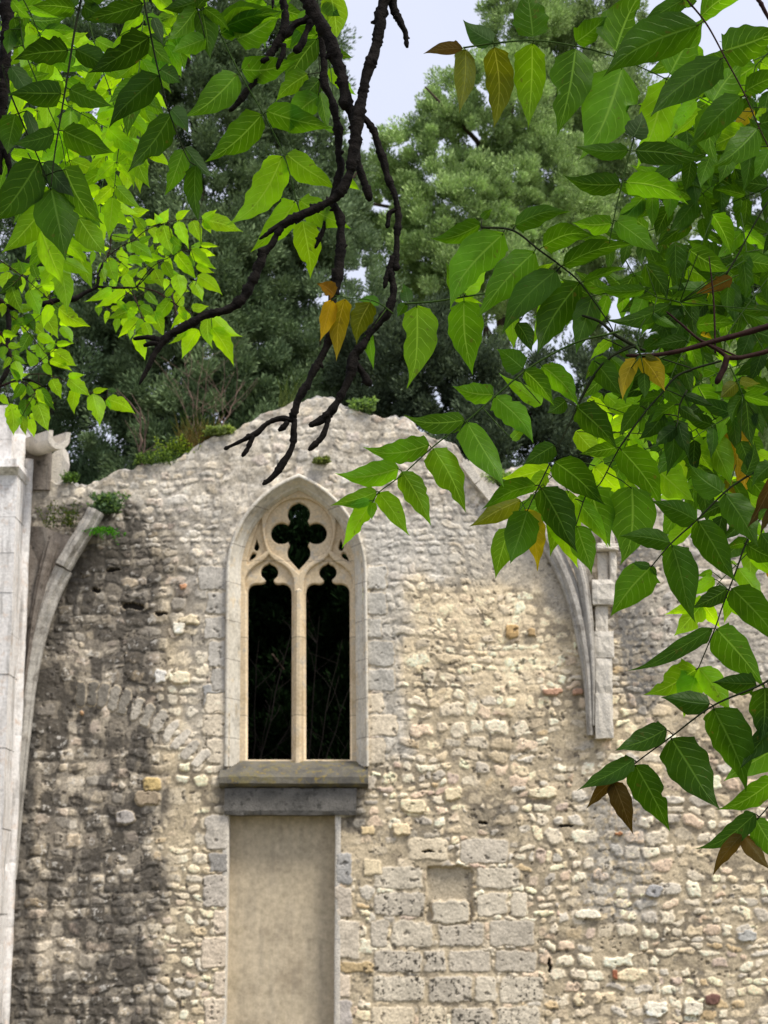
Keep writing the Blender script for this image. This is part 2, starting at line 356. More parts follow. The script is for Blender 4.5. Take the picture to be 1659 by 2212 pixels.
# dark patches beside sill and lintel ends, right of the door, along the pillar
for (a, b_, c_, d_, k) in [(470, 1655, 500, 1790, .6), (745, 1690, 790, 1800, .6), (1015, 1740, 1110, 1800, .4), (880, 1790, 960, 1850, .45), (20, 1500, 75, 2300, .55)]:
    Colr = lay(Colr, box(a, b_, c_, d_, 12, 14) * k, C(.10, .095, .09) + 0 * Colr)
def stamp(x0, y0, x1, y1, c, h=.032, rot=0, pit=0, p=7, jit=.5, deep=None):
    cx, cy = (x0 + x1) / 2, (y0 + y1) / 2; hw, hh = (x1 - x0) / 2, (y1 - y0) / 2; g = max(hw, hh) * (1.3 if rot else 1.05) + 10
    bb = (np.abs(DX - cx) < g) & (np.abs(DY - cy) < g)
    ii = np.where(bb.any(1))[0]; jj = np.where(bb.any(0))[0]
    if not len(ii): return
    sl = (slice(ii[0], ii[-1] + 1), slice(jj[0], jj[-1] + 1)); x, z, dx, dy = X[sl], Z[sl], DX[sl], DY[sl]
    rx = dx - cx + (fbm(x, z + 3, 14, 3) - .5) * 11; ry = dy - cy + (fbm(x + 8, z, 14, 3) - .5) * 11
    if rot: rx, ry = rx * math.cos(rot) + ry * math.sin(rot), -rx * math.sin(rot) + ry * math.cos(rot)
    q = ((np.abs(rx) / hw) ** p + (np.abs(ry) / hh) ** p) ** (1 / p)
    m = (1 - sstep(.95, 1.02, q))[..., None]; core = (1 - sstep(.88 if p > 6 else .84, .975, q))[..., None]
    cc = np.array(c)[None, None, :] * (1 - jit * .5 + jit * n0[sl])[..., None]
    if pit: cc = cc * (1 - .75 * sstep(.66, .74, fbm(x + 31, z + 17, 38, 2)))[..., None]
    K = Colr[sl] * (1 - m) + m * C(.40, .34, .25); Colr[sl] = K * (1 - core) + cc * core
    HT[sl] = HT[sl] * (1 - m[..., 0]) + m[..., 0] * .002 + core[..., 0] * (h if deep is None else deep)
rb = random.Random(5)
def tone(c, a, b):
    k = rb.uniform(a, b); return tuple(q * k for q in c)
# grey ashlar patching low right of the doorway (survey units, half-scale list)
gA, gB, gC = (.45, .41, .35), (.49, .445, .37), (.55, .48, .37)
for (a, b_, c_, d_, cc, pt) in [(320, 305, 545, 415, gA, 0), (100, 300, 280, 400, gC, 0), (-50, 425, 172, 522, gB, 0), (395, 430, 592, 522, gB, 0), (-50, 535, 185, 642, gA, 1), (400, 540, 536, 640, gB, 0), (546, 540, 616, 640, gB, 0),
    (-60, 655, 20, 775, gA, 0), (28, 658, 217, 773, gB, 0), (232, 664, 437, 772, gA, 0), (448, 655, 655, 772, gA, 0), (-50, 786, 168, 884, gA, 1), (176, 788, 266, 882, gA, 1), (273, 787, 466, 884, gA, 0), (474, 787, 664, 882, gA, 0),
    (-55, 896, 178, 1012, gB, 1), (188, 896, 388, 1012, gA, 1), (394, 896, 486, 1012, gB, 0), (494, 896, 692, 1014, gB, 1), (-60, 1028, 135, 1150, gC, 0), (148, 1026, 276, 1150, gC, 1), (284, 1030, 474, 1150, gA, 1), (486, 1026, 682, 1150, gB, 1)]:
    stamp(829.5 + a / 2, 1659 + b_ / 2, 829.5 + c_ / 2, 1659 + d_ / 2, cc, .010, pit=pt, p=9, jit=.35)
stamp(917, 1868, 1023, 2000, (.40, .35, .27), 0, deep=-.055, p=14, jit=.3)           # blocked niche
stamp(931, 1944, 1014, 1996, (.46, .42, .35), 0, deep=.012, p=8, jit=.3)
# door jamb quoins
pk, dg, tn = (.54, .465, .38), (.17, .165, .16), (.44, .34, .2)
for (a, b_, c_, d_, cc) in [(885, 200, 990, 358, (.43, .40, .36)), (903, 364, 990, 452, (.29, .28, .27)), (874, 458, 990, 602, (.42, .385, .345)), (920, 610, 990, 722, pk), (865, 730, 990, 870, pk), (922, 878, 990, 985, pk), (880, 992, 990, 1120, pk), (875, -360, 975, -260, (.33, .33, .33)),
    (1450, 365, 1522, 505, (.34, .335, .33)), (1445, 508, 1522, 648, (.47, .42, .36)), (1445, 652, 1560, 828, (.49, .44, .37)), (1445, 838, 1616, 882, tn), (1440, 888, 1516, 992, pk), (1440, 998, 1522, 1120, (.40, .37, .35)), (1556, 250, 1618, 292, (.55, .44, .27)), (1570, 390, 1650, 470, (.56, .48, .34))]:
    stamp(a / 2, 1659 + b_ / 2, c_ / 2, 1659 + d_ / 2, cc, .015, p=9, jit=.35)
# dressed stones beside the window surround
y = 1110
k = 0
while y < 1640:
    h = rb.uniform(40, 62); a = rb.uniform(14, 48) if k % 2 else rb.uniform(30, 66)
    cL = (.45, .43, .40) if y < 1450 else (.54, .48, .39)
    if y > 1180:
        stamp(490 - a, y, 492, y + h - 3, tone(cL, .88, 1.1), .012, p=9, jit=.35)
        b2 = rb.uniform(22, 70); stamp(790, y, 792 + b2, y + h - 3, tone((.43, .415, .385) if y < 1450 else (.52, .46, .37), .88, 1.1), .012, p=9, jit=.4)
    y += h; k += 1
# relieving arch of tilted voussoirs at left
for i, (a, b_) in enumerate([(350, 785), (400, 785), (445, 795), (492, 805), (540, 820), (592, 850), (640, 878), (690, 905), (738, 945), (782, 985), (826, 1025), (868, 1066)]):
    t = i / 11; stamp(a / 2 - 11, 1106 + b_ / 2 - 29, a / 2 + 11, 1106 + b_ / 2 + 29, tone([(.22 + .30 * t) * q for q in (1, .93, .82)], .75, 1.15), .014, rot=-(-.05) + .75 * t, p=4, jit=.6)
# notable stones (x0,y0,x1,y1,colour)
for s_ in [(385, 1330, 432, 1352, (.60, .52, .38)), (372, 1344, 400, 1372, (.62, .58, .5)), (366, 1450, 412, 1480, (.66, .58, .44)), (334, 1446, 362, 1476, (.52, .51, .49)), (306, 1678, 352, 1708, (.55, .42, .2)), (292, 1706, 345, 1742, (.33, .27, .2)), (250, 1750, 292, 1780, (.36, .34, .33)), (960, 1700, 998, 1730, (.62, .53, .37)), (862, 1726, 922, 1757, (.60, .52, .37)), (1140, 1700, 1206, 1726, (.60, .52, .38)), (845, 1780, 889, 1806, (.60, .50, .34)),
           (1090, 1350, 1120, 1380, (.48, .33, .16)), (1138, 1356, 1160, 1374, (.46, .33, .18)), (1170, 1488, 1215, 1502, (.44, .27, .19)), (1235, 1488, 1260, 1502, (.44, .27, .19)), (1325, 1795, 1345, 1804, (.42, .2, .1)), (1322, 2096, 1336, 2116, (.36, .14, .08)), (390, 1262, 402, 1271, (.50, .27, .16)), (172, 1536, 182, 1546, (.45, .28, .16)), (1520, 2145, 1556, 2172, (.22, .12, .1)), (1388, 2162, 1446, 2196, (.62, .58, .5)), (1474, 2162, 1520, 2196, (.6, .55, .46)), (1394, 1912, 1432, 1940, (.34, .34, .35)), (1590, 2010, 1640, 2036, (.38, .38, .37)), (1240, 1966, 1300, 1985, (.6, .55, .46))]:
    stamp(*s_[:4], s_[4], .038, p=3.5, jit=.4)
# holes and gaps, sunk and with their shade painted near-black
for (a, b_, c_, d_) in [(262, 1302, 312, 1316), (334, 1320, 362, 1328), (225, 1227, 262, 1236), (198, 1270, 216, 1279), (1205, 1781, 1240, 1786), (1032, 1772, 1058, 1780), (908, 1839, 940, 1844), (1182, 2070, 1190, 2100)]:
    stamp(a, b_, c_, d_, (.06, .052, .045), 0, deep=-.06, p=3, jit=.6)
HT = HT + (fbm(X, Z, 45, 3) - .5) * .008 + (fbm(X, Z, 10, 3) - .5) * .012 + (fbm(X, Z, 1.1, 2) - .5) * .05
Colr = Colr * (.86 + .28 * n3)[..., None]; lum = np.clip(Colr.mean(-1), .01, 1); Colr = np.clip(Colr * ((lum / .40) ** .36)[..., None] * 1.15 * C(1.02, 1.0, .955), .008, .82)
pk_ = sstep(.70, .76, fbm(X + 11, Z + 60, 17, 4)) * (1 - .5 * g_top); Colr = lay(Colr, pk_ * .6, C(.10, .085, .07) + 0 * Colr); HT = HT - pk_ * .012
YY = WY - HT
# --- openings
def arch(cx, x0, x1, yapex, yspring, ybot, n=22, lean=0.0, Y=WY, k=1.0):
    """pointed-arch outline left foot -> apex -> right foot in survey units, mapped to the plane Y"""
    def side(xf, sgn):
        hw = abs(cx - xf); hgt = yspring - yapex; pts = []
        Rr = (hw * hw + hgt * hgt) / (2 * hw)          # circle centred on the spring line through foot and apex
        a1 = math.asin(min(1, hgt / Rr))
        for i in range(n + 1):
            a = a1 * i / n; pts.append((xf + sgn * Rr * (1 - math.cos(a)), yspring - Rr * math.sin(a)))
        return pts
    Lp = [(x0 - lean * (1 - j / 12), ybot + (yspring - ybot) * j / 12) for j in range(12)] + side(x0, 1)
    Rp = [(x1 + lean * (1 - j / 12), ybot + (yspring - ybot) * j / 12) for j in range(12)] + side(x1, -1)
    pts = Lp + Rp[:-1][::-1]
    return [P(a, b, Y) for a, b in pts]
ARC = (645.5, 488, 793, 1023, 1238, 1652)
def inside(poly, x, z):
    c = np.zeros(x.shape, bool); n = len(poly)
    for i in range(n):
        x1, z1 = poly[i]; x2, z2 = poly[(i + 1) % n]
        if z1 == z2: continue
        c ^= ((z1 > z) != (z2 > z)) & (x < (x2 - x1) * (z - z1) / (z2 - z1) + x1)
    return c
hole1 = [(p.x, p.z) for p in arch(645.5, 498, 783, 1036, 1238, 1690, lean=4)]
d0, d1 = P(492, 1760, WY), P(726, 1760, WY); d2, d3 = P(722, 2212, WY), P(488, 2212, WY)
hole2 = [(d0.x, P(600, 1750, WY).z), (d1.x, P(600, 1750, WY).z), (d1.x, -1), (d0.x, -1)]
hm_ = inside(hole1, X, Z) | inside(hole2, X, Z)
V = np.stack([X, YY, Z], -1).reshape(-1, 3)
idx = np.arange(NX * NZ).reshape(NZ, NX)
keep = ~(hm_[:-1, :-1] & hm_[1:, 1:] & hm_[:-1, 1:] & hm_[1:, :-1])
F = np.stack([idx[:-1, :-1], idx[:-1, 1:], idx[1:, 1:], idx[1:, :-1]], -1)[keep]
# broken top running back through the wall's thickness, then the back face
TH = .75; nb = 26
tb = []; tc_ = []
for j in range(1, nb + 1):
    t = j / nb
    zz = tz + (fbm(xs, xs * 0 + t * TH * 3, 6, 3) - .5) * .14 + .05 * math.sin(t * math.pi) - .06 * t
    tb.append(np.stack([xs, YY[-1] * (1 - t) + t * (WY + TH), zz], -1)); q = fbm(xs, xs * 0 + t * 2, 18, 3)
    tc_.append(np.stack([q * .45 + .06, q * .43 + .06, q * .40 + .055], -1))
tb.append(np.stack([xs, xs * 0 + WY + TH, tz * 0 + Z0], -1)); tc_.append(tc_[-1])
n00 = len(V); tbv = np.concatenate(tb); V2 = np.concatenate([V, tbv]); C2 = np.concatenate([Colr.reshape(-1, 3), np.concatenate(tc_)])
rows = [idx[-1]] + [n00 + j * NX + np.arange(NX) for j in range(nb + 1)]
F2 = []
hx = (xs > hole1[0][0] - .1) & (xs < hole1[-1][0] + .1)
for j in range(nb + 1):
    f = np.stack([rows[j][:-1], rows[j][1:], rows[j + 1][1:], rows[j + 1][:-1]], -1)
    if j == nb: f = f[~hx[:-1]]
    F2.append(f)
F = np.concatenate([F] + F2)
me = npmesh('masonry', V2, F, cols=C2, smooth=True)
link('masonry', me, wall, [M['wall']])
# --- window surround: swept mouldings
def loft(name, rings, m, parent, closed=False, smooth=True):
    n = len(rings[0]); v = [tuple(p) for r in rings for p in r]; f = []
    for i in range(len(rings) - 1):
        for k in range(n if closed else n - 1):
            f.append((i * n + k, i * n + (k + 1) % n, (i + 1) * n + (k + 1) % n, (i + 1) * n + k))
    me = bpy.data.meshes.new(name); me.from_pydata(v, [], f); me.update()
    if smooth: me.polygons.foreach_set('use_smooth', [True] * len(f))
    return link(name, me, parent, [m])
prof = [(0, .02), (0, -.045), (3, -.058), (7, -.058), (9, -.045), (10, -.02), (14, .0), (21, .045), (26, .085), (28, .085), (30, .105), (31, .125), (34, .13), (36, .16), (38, .20), (38, .5)]
rings = []
for (o, dy) in prof:
    rings.append(arch(645.5, 488 + o * .9, 793 - o * .72, 1023 + o * 1.02, 1240, 1655, lean=4 - o * .03, Y=WY + dy))
surround = loft('window', rings, M['surround'], wall)
surround['label'] = 'pointed gothic window with pale moulded surround'
# --- tracery: two layers of pierced plate with rounded arrises
def T(pts, ox=458, oy=1002, s=.2344): return [(ox + a * s, oy + b * s) for a, b in pts]
def circ(cx, cy, r, a0, a1, n=14): return [(cx + r * math.cos(R(a0 + (a1 - a0) * i / n)), cy - r * math.sin(R(a0 + (a1 - a0) * i / n))) for i in range(n + 1)]
def mir(pts, c=800): return [(2 * c - a, b) for a, b in pts][::-1]
quat = [(800, 350)] + circ(800, 462, 103, 78, -38) + circ(960, 640, 99, 128, -128, 20) + circ(800, 820, 106, 38, -30, 8) + [(860, 912), (830, 945), (800, 978)]
quat = quat + [(1600 - a, b) for a, b in quat[1:-1]][::-1]
lan = [(325, 2725), (330, 1180)] + [(338, 1150), (360, 1122), (400, 1106), (450, 1104), (478, 1096), (492, 1078), (484, 1062)] + [(458, 1035), (449, 1000), (458, 965), (480, 938), (508, 925), (528, 908), (548, 925), (580, 940), (602, 968), (610, 1000), (602, 1035), (578, 1060), (568, 1078), (580, 1098), (610, 1108), (650, 1103), (690, 1112), (718, 1138), (730, 1170), (735, 1200), (732, 2725)]
lanR = mir(lan, 799)
eye1 = [(412, 688), (424, 725), (436, 765), (428, 795), (405, 802), (388, 785), (386, 760), (398, 735)]
eye2 = [(396, 820), (408, 835), (400, 858), (375, 878), (345, 892), (338, 885), (352, 850), (372, 822)]
big = circ(800, 625, 312, 90, -38, 20) + [(985, 850), (900, 912), (840, 970), (800, 1008)]
big = big + [(1600 - a, b) for a, b in big[1:-1]][::-1]
# ogee-headed lights of the front layer
ogL = [(318, 2725), (318, 1180), (300, 1085), (330, 1005), (400, 935), (470, 895), (522, 832), (575, 890), (650, 930), (710, 985), (748, 1070), (752, 1180), (742, 2725)]
def smooth2(pts, keep, n=5):
    out = []; m = len(pts)
    for i in range(m):
        p0, p1, p2, p3 = pts[i - 1], pts[i], pts[(i + 1) % m], pts[(i + 2) % m]
        if i in keep or (i + 1) % m in keep or True:
            k = n if math.dist(p1, p2) < 250 else 1
            for j in range(k):
                t = j / k
                if i in keep: q0 = p1
                else: q0 = p0
                q3 = p2 if (i + 1) % m in keep else p3
                out.append(tuple(.5 * (2 * p1[c] + (p2[c] - q0[c]) * t + (2 * q0[c] - 5 * p1[c] + 4 * p2[c] - q3[c]) * t * t + (3 * p1[c] - q0[c] - 3 * p2[c] + q3[c]) * t ** 3) for c in (0, 1)))
    return out
ogL = smooth2(ogL, {0, 1, 6, 11, 12}); lan2 = smooth2(lan, {0, 1, 14, 28, 29}, 3)
ogR = mir(ogL, 799); lanR = mir(lan2, 799)
sp1 = smooth2([(455, 500), (462, 640), (490, 770), (500, 800), (440, 850), (330, 925), (318, 900), (345, 790), (395, 640), (430, 540)], {0, 3, 5}, 4)
sp2 = mir(sp1)
def plate(name, outer, holes, Yf, th, bev, m, parent):
    cu = bpy.data.curves.new(name, 'CURVE'); cu.dimensions = '2D'; cu.fill_mode = 'BOTH'; cu.extrude = th / 2; cu.bevel_depth = bev; cu.bevel_resolution = 2; cu.offset = -bev
    for poly in [outer] + holes:
        pp = []
        for a, b_ in poly:
            q = P(a, b_, Yf); c2 = (q.x, q.z)
            if not pp or math.dist(pp[-1], c2) > .002: pp.append(c2)
        sp = cu.splines.new('POLY'); sp.points.add(len(pp) - 1); sp.use_cyclic_u = True
        for i, c2 in enumerate(pp): sp.points[i].co = (c2[0], c2[1], 0, 1)
    ob = bpy.data.objects.new(name, cu); col.objects.link(ob)
    dg_ = bpy.context.evaluated_depsgraph_get(); me = bpy.data.meshes.new_from_object(ob.evaluated_get(dg_))
    bpy.data.objects.remove(ob)
    n = len(me.vertices); co = np.empty(n * 3, np.float32); me.vertices.foreach_get('co', co); co = co.reshape(-1, 3)
    nc = np.stack([co[:, 0], Yf + th / 2 + bev - co[:, 2], co[:, 1]], -1).astype(np.float32)
    me.vertices.foreach_set('co', nc.ravel()); me.update(); me.materials.clear(); me.name = name
    return link(name, me, parent, [m])
inner = [tuple(proj(p.x, p.y, p.z)) for p in arch(645.5, 512, 777, 1050, 1243, 1660, lean=3, Y=WY + .17)]
tr1 = plate('tracery', inner, [T(big), T(ogL), T(ogR), T(sp1), T(sp2)], WY + .17, .10, .016, M['tracery'], surround)
tr2 = plate('cusping', inner, [T(quat), T(lan2), T(lanR), T(eye1), T(mir(eye1)), T(eye2), T(mir(eye2))], WY + .215, .05, .014, M['tracery'], surround)
mt = MB()
for (a, a2) in ((650, 642),):
    q0, q1 = P(645, 1275, WY + .13), P(642.5, 1652, WY + .13); w_ = .042
    mt.add([(q0.x - w_, WY + .15, q0.z), (q0.x - w_ * .35, WY + .115, q0.z), (q0.x + w_ * .35, WY + .115, q0.z), (q0.x + w_, WY + .15, q0.z), (q1.x - w_, WY + .15, q1.z), (q1.x - w_ * .35, WY + .115, q1.z), (q1.x + w_ * .35, WY + .115, q1.z), (q1.x + w_, WY + .15, q1.z), (q0.x, WY + .16, q0.z + .03)],
           [(0, 1, 5, 4), (1, 2, 6, 5), (2, 3, 7, 6), (0, 8, 1), (1, 8, 2), (2, 8, 3)])
    mt.add([(q0.x - w_, WY + .15, q0.z), (q1.x - w_, WY + .15, q1.z), (q1.x - w_, WY + .18, q1.z), (q0.x - w_, WY + .18, q0.z), (q0.x + w_, WY + .15, q0.z), (q1.x + w_, WY + .15, q1.z), (q1.x + w_, WY + .18, q1.z), (q0.x + w_, WY + .18, q0.z)], [(0, 1, 2, 3), (4, 7, 6, 5)])
link('mullion', mt.mesh('mullion'), surround, [M['tracery']])
def slab(name, prf, xa, xb, m, parent, seed=1, nseg=40, amp=.006):
    """worn stone slab: profile (y,z) swept along x with chipped edges"""
    v = []; f = []; n = len(prf)
    for i in range(nseg + 1):
        x = xa + (xb - xa) * i / nseg
        for j, (yy, zz) in enumerate(prf):
            e = (vnoise(np.array(x * 1.0), np.array(seed + j * 3.3), 9) - .5) * amp * 2
            v.append((x + (0 if 0 < i < nseg else e), yy + e, zz + float(e)))
    for i in range(nseg):
        for j in range(n): f.append((i * n + j, i * n + (j + 1) % n, (i + 1) * n + (j + 1) % n, (i + 1) * n + j))
    f += [tuple(range(n))[::-1], tuple(nseg * n + j for j in range(n))]
    me = bpy.data.meshes.new(name); me.from_pydata(v, [], f); me.update(); return link(name, me, parent, [m])
zs = lambda dy, Y=WY: P(640, dy, Y).z
s0, s1 = P(476, 1680, WY).x, P(795, 1680, WY).x
slab('window_sill', [(WY + .5, zs(1640)), (WY + .16, zs(1641)), (WY - .02, zs(1660)), (WY - .13, zs(1680)), (WY - .135, zs(1694)), (WY - .10, zs(1699)), (WY - .03, zs(1703)), (WY + .5, zs(1703))], s0, s1, M['sill'], surround, 2)
l0, l1 = P(470, 1720, WY).x, P(770, 1720, WY).x
slab('door_lintel', [(WY + .4, zs(1703.5)), (WY - .065, zs(1703.5)), (WY - .075, zs(1710)), (WY - .07, zs(1752)), (WY - .055, zs(1761)), (WY + .4, zs(1761))], P(486, 1720, WY).x, l1, M['lintel'], wall, 5)
# blocked doorway: reveals and smooth infill
dr = MB(); RX0, RX1 = P(495, 1770, WY).x, P(724, 1770, WY).x; zt = zs(1758.5); DI = .17
nxd, nzd = 24, 60
vv = []; 
for j in range(nzd + 1):
    for i in range(nxd + 1):
        x = RX0 - .03 + (RX1 - RX0 + .06) * i / nxd; z = zt * j / nzd
        vv.append((x, WY + DI + (fbm(np.array(x), np.array(z), 1.5, 3) - .5) * .02, z))
dr.add(vv, [(j * (nxd + 1) + i, j * (nxd + 1) + i + 1, (j + 1) * (nxd + 1) + i + 1, (j + 1) * (nxd + 1) + i) for j in range(nzd) for i in range(nxd)])
link('door_infill', dr.mesh('door_infill', True), wall, [M['infill']])
for nm, xa, sg in (('door_jamb', RX0, -1), ('door_jamb', RX1, 1)):
    m_ = MB(); vv = []; 
    for j in range(81):
        z = zt * j / 80; e = (vnoise(np.array(z), np.array(xa), 6) - .5) * .02
        vv += [(xa + sg * .06, WY - .012, z), (xa + sg * (.012 + e * .4), WY - .022, z), (xa + e * .4, WY - .008, z), (xa, WY + .03, z), (xa, WY + DI + .05, z)]
    m_.add(vv, [(j * 5 + i, j * 5 + i + 1, (j + 1) * 5 + i + 1, (j + 1) * 5 + i) for j in range(80) for i in range(4)])
    link(nm, m_.mesh(nm, True), wall, [M['pil']])
# --- vault ribs and pilaster against the wall
def rib(name, pts, wdt, proud, m, parent, hollow=True, ymid=WY):
    """moulded rib following survey points (x, y, width factor, extra proudness)"""
    sp = spline([(a, b_, c_, d_) for a, b_, c_, d_ in pts], 9); rings = []
    prf_ = [(-1, .0), (-1, .45), (-.82, .62), (-.62, .60), (-.5, .74), (-.22, 1), (.22, 1), (.5, .74), (.62, .60), (.82, .62), (1, .45), (1, .0)]
    for i, (a, b_, c_, d_) in enumerate(sp):
        q = P(a, b_, ymid); q2 = P(*sp[min(i + 1, len(sp) - 1)][:2], ymid); q1 = P(*sp[max(i - 1, 0)][:2], ymid)
        t = (q2 - q1); t = Vector((t.x, 0, t.z)).normalized(); nrm = Vector((t.z, 0, -t.x)); e = (vnoise(np.array(i * .3), np.array(a), 1) - .5) * .05
        rings.append([Vector((q.x, ymid + .05, q.z)) + nrm * u * wdt * c_ * (1 + e) - Vector((0, 1, 0)) * (.05 + (pr * proud + d_) * (1 + e)) for u, pr in prf_])
    n = len(prf_); v = [tuple(p) for r in rings for p in r]
    f = [(i * n + k, i * n + k + 1, (i + 1) * n + k + 1, (i + 1) * n + k) for i in range(len(rings) - 1) for k in range(n - 1)] + [tuple(range(n)), tuple((len(rings) - 1) * n + k for k in range(n))[::-1]]
    me = bpy.data.meshes.new(name); me.from_pydata(v, [], f); me.update(); return link(name, me, parent, [m])
rib('vault_rib', [(1150, 1120, 1, .03), (1190, 1185, 1, .03), (1222, 1250, 1, .04), (1246, 1325, .9, .05), (1262, 1410, .8, .05), (1270, 1480, .6, .04), (1274, 1590, .4, .03)], .085, .11, M['rib'], wall)
rib('vault_rib', [(1218, 1110, 1, .10), (1236, 1190, 1, .10), (1256, 1260, .9, .10), (1268, 1340, .8, .09), (1276, 1440, .6, .08), (1279, 1570, .4, .05)], .06, .09, M['rib'], wall)
pil = MB(); rp_ = random.Random(3)
def rbox(m_, x0, x1, y0, y1, pr, back=.03, n=5, amp=.012):
    a, b_ = P(x0, y0, WY), P(x1, y1, WY); xa, xb, za, zb = a.x, b_.x, a.z, b_.z
    vs2 = []; 
    for i in range(n + 1):
        for j in range(n + 1):
            u, v_ = i / n, j / n; ed = min(u, 1 - u, v_, 1 - v_) == 0
            x = xa + (xb - xa) * u; z = za + (zb - za) * v_
            vs2.append((x + rp_.uniform(-1, 1) * amp * .4, WY - pr + (amp if ed else 0) + rp_.uniform(-1, 1) * amp * .5, z + rp_.uniform(-1, 1) * amp * .4))
    o = len(vs2); ring = [i * (n + 1) for i in range(n + 1)] + [n * (n + 1) + j for j in range(1, n + 1)] + [i * (n + 1) + n for i in range(n - 1, -1, -1)] + [j for j in range(n - 1, 0, -1)]
    for r in ring: vs2.append((vs2[r][0], WY + back, vs2[r][2]))
    fs = [(i * (n + 1) + j, i * (n + 1) + j + 1, (i + 1) * (n + 1) + j + 1, (i + 1) * (n + 1) + j) for i in range(n) for j in range(n)]
    k = len(ring); fs += [(ring[i], ring[(i + 1) % k], o + (i + 1) % k, o + i) for i in range(k)]
    m_.add(vs2, fs)
for (a, b_, c_, d_, pr) in [(1290, 1195, 1314, 1256, .05), (1314, 1190, 1330, 1256, .12), (1276, 1257, 1327, 1310, .16), (1284, 1311, 1312, 1366, .10), (1281, 1367, 1324, 1424, .13), (1283, 1426, 1321, 1500, .14), (1282, 1501, 1322, 1597, .15), (1286, 1180, 1332, 1194, .17), (1296, 1090, 1326, 1179, .09)]:
    rbox(pil, a, c_, b_, d_, pr)
link('pilaster', pil.mesh('pilaster'), wall, [M['pil']])
# left springing: broken rib ends with the rubble web behind them
rib('broken_rib', [(214, 1112, 1, .16), (196, 1145, 1, .16), (168, 1190, 1, .16), (143, 1232, 1, .15)], .088, .15, M['rib'], wall)
rib('vault_rib', [(143, 1236, 1, .12), (120, 1282, 1, .12), (98, 1340, 1, .12), (80, 1405, .95, .10), (66, 1480, .9, .09), (55, 1570, .85, .07), (46, 1670, .7, .05), (40, 1760, .5, .03), (30, 1900, .35, .02)], .095, .12, M['rib'], wall)
rib('vault_rib', [(118, 1178, 1, .12), (100, 1250, .9, .14), (84, 1330, .8, .14), (74, 1400, .7, .14), (62, 1480, .6, .12), (52, 1560, .5, .08)], .07, .10, M['ribdark'], wall)
wb = MB(); pts = [(55, 1143), (100, 1146), (140, 1160), (165, 1168), (200, 1140), (180, 1175), (140, 1240), (110, 1300), (85, 1390), (66, 1480), (50, 1600), (50, 1400)]
fr = [P(a, b_, WY) for a, b_ in pts]; vv = [(p.x, WY - .17 + .03 * rb.uniform(-1, 1), p.z) for p in fr] + [(p.x, WY + .02, p.z) for p in fr]; n = len(pts)
cxm = sum(p.x for p in fr) / n; czm = sum(p.z for p in fr) / n; vv.append((cxm, WY - .12, czm))
wb.add(vv, [(i, (i + 1) % n, 2 * n) for i in range(n)] + [(i, i + n, (i + 1) % n + n, (i + 1) % n) for i in range(n)])
link('vault_web', wb.mesh('vault_web'), wall, [M['ribdark']])
# sloping coping stones on the right shoulder of the gable
cp = MB()
for (a, b_, c_, d_, o) in [(1000, 1002, 1032, 1044, 0), (1033, 1045, 1072, 1092, 0), (1012, 998, 1050, 1036, 1), (1051, 1037, 1088, 1082, 1)]:
    p0, p1 = P(a, b_, WY), P(c_, d_, WY); t = (p1 - p0).normalized(); nn = Vector((t.z, 0, -t.x)) * -1; pr = .10 if o == 0 else .04; wd = .045
    v8 = [Vector((q.x, yy, q.z)) + nn * s * wd for q in (p0, p1) for yy in (WY - pr, WY + .5) for s in (-1, 1)]
    cp.add(v8, [(0, 1, 3, 2), (4, 6, 7, 5), (0, 4, 5, 1), (2, 3, 7, 6), (0, 2, 6, 4), (1, 5, 7, 3)])
link('gable_coping', cp.mesh('gable_coping'), wall, [M['pil']])
# ================================================================ LEFT PILLAR
def PX(dx, dy, Y): return P(dx, dy, Y).x
pillar = thing('stone_pillar', (PX(30, 1400, WY - .6), WY - .6, 0), 'tall pale stone pillar with attached round shaft at the left wall corner', 'pillar')
def pr_block(m_, x0, x1, ya, yb, z0, z1, nz=30, amp=.01, course=.36):
    rr_ = random.Random(4); z = z0
    while z < z1 - .02:
        h = min(course * rr_.uniform(.8, 1.2), z1 - z); o = rr_.uniform(-.006, .006); pr_one(m_, x0, x1 + o, ya + rr_.uniform(-.006, .006), yb, z + .0015, z + h - .0015, max(2, int(nz * h / (z1 - z0))), amp); z += h
    pr_one(m_, x0, x1 - .008, ya + .008, yb - .01, z0, z1, 2, 0)
def pr_one(m_, x0, x1, ya, yb, z0, z1, nz=30, amp=.01):
    n = 8; vs2 = []
    base = [(x0, ya), (x1, ya), (x1, yb), (x0, yb)]
    for j in range(nz + 1):
        z = z0 + (z1 - z0) * j / nz
        for (x, yv) in base:
            e = (vnoise(np.array(z), np.array(x + yv), 5) - .5) * amp * 2; vs2.append((x + e, yv + e, z))
    fs = [(j * 4 + k, j * 4 + (k + 1) % 4, (j + 1) * 4 + (k + 1) % 4, (j + 1) * 4 + k) for j in range(nz) for k in range(4)] + [(0, 3, 2, 1), tuple(nz * 4 + k for k in range(4))]
    m_.add(vs2, fs)
PY = WY - .75
blk = MB(); xa = PX(17, 1500, PY); pr_block(blk, xa - 1.6, xa, PY, WY + .7, 0, P(0, 1024, PY).z, 60)
link('pier', blk.mesh('pier'), pillar, [M['pillar']])
cor = MB(); zc0, zc1 = P(0, 1026, PY).z, P(0, 998, PY).z; xc = PX(46, 1010, PY)
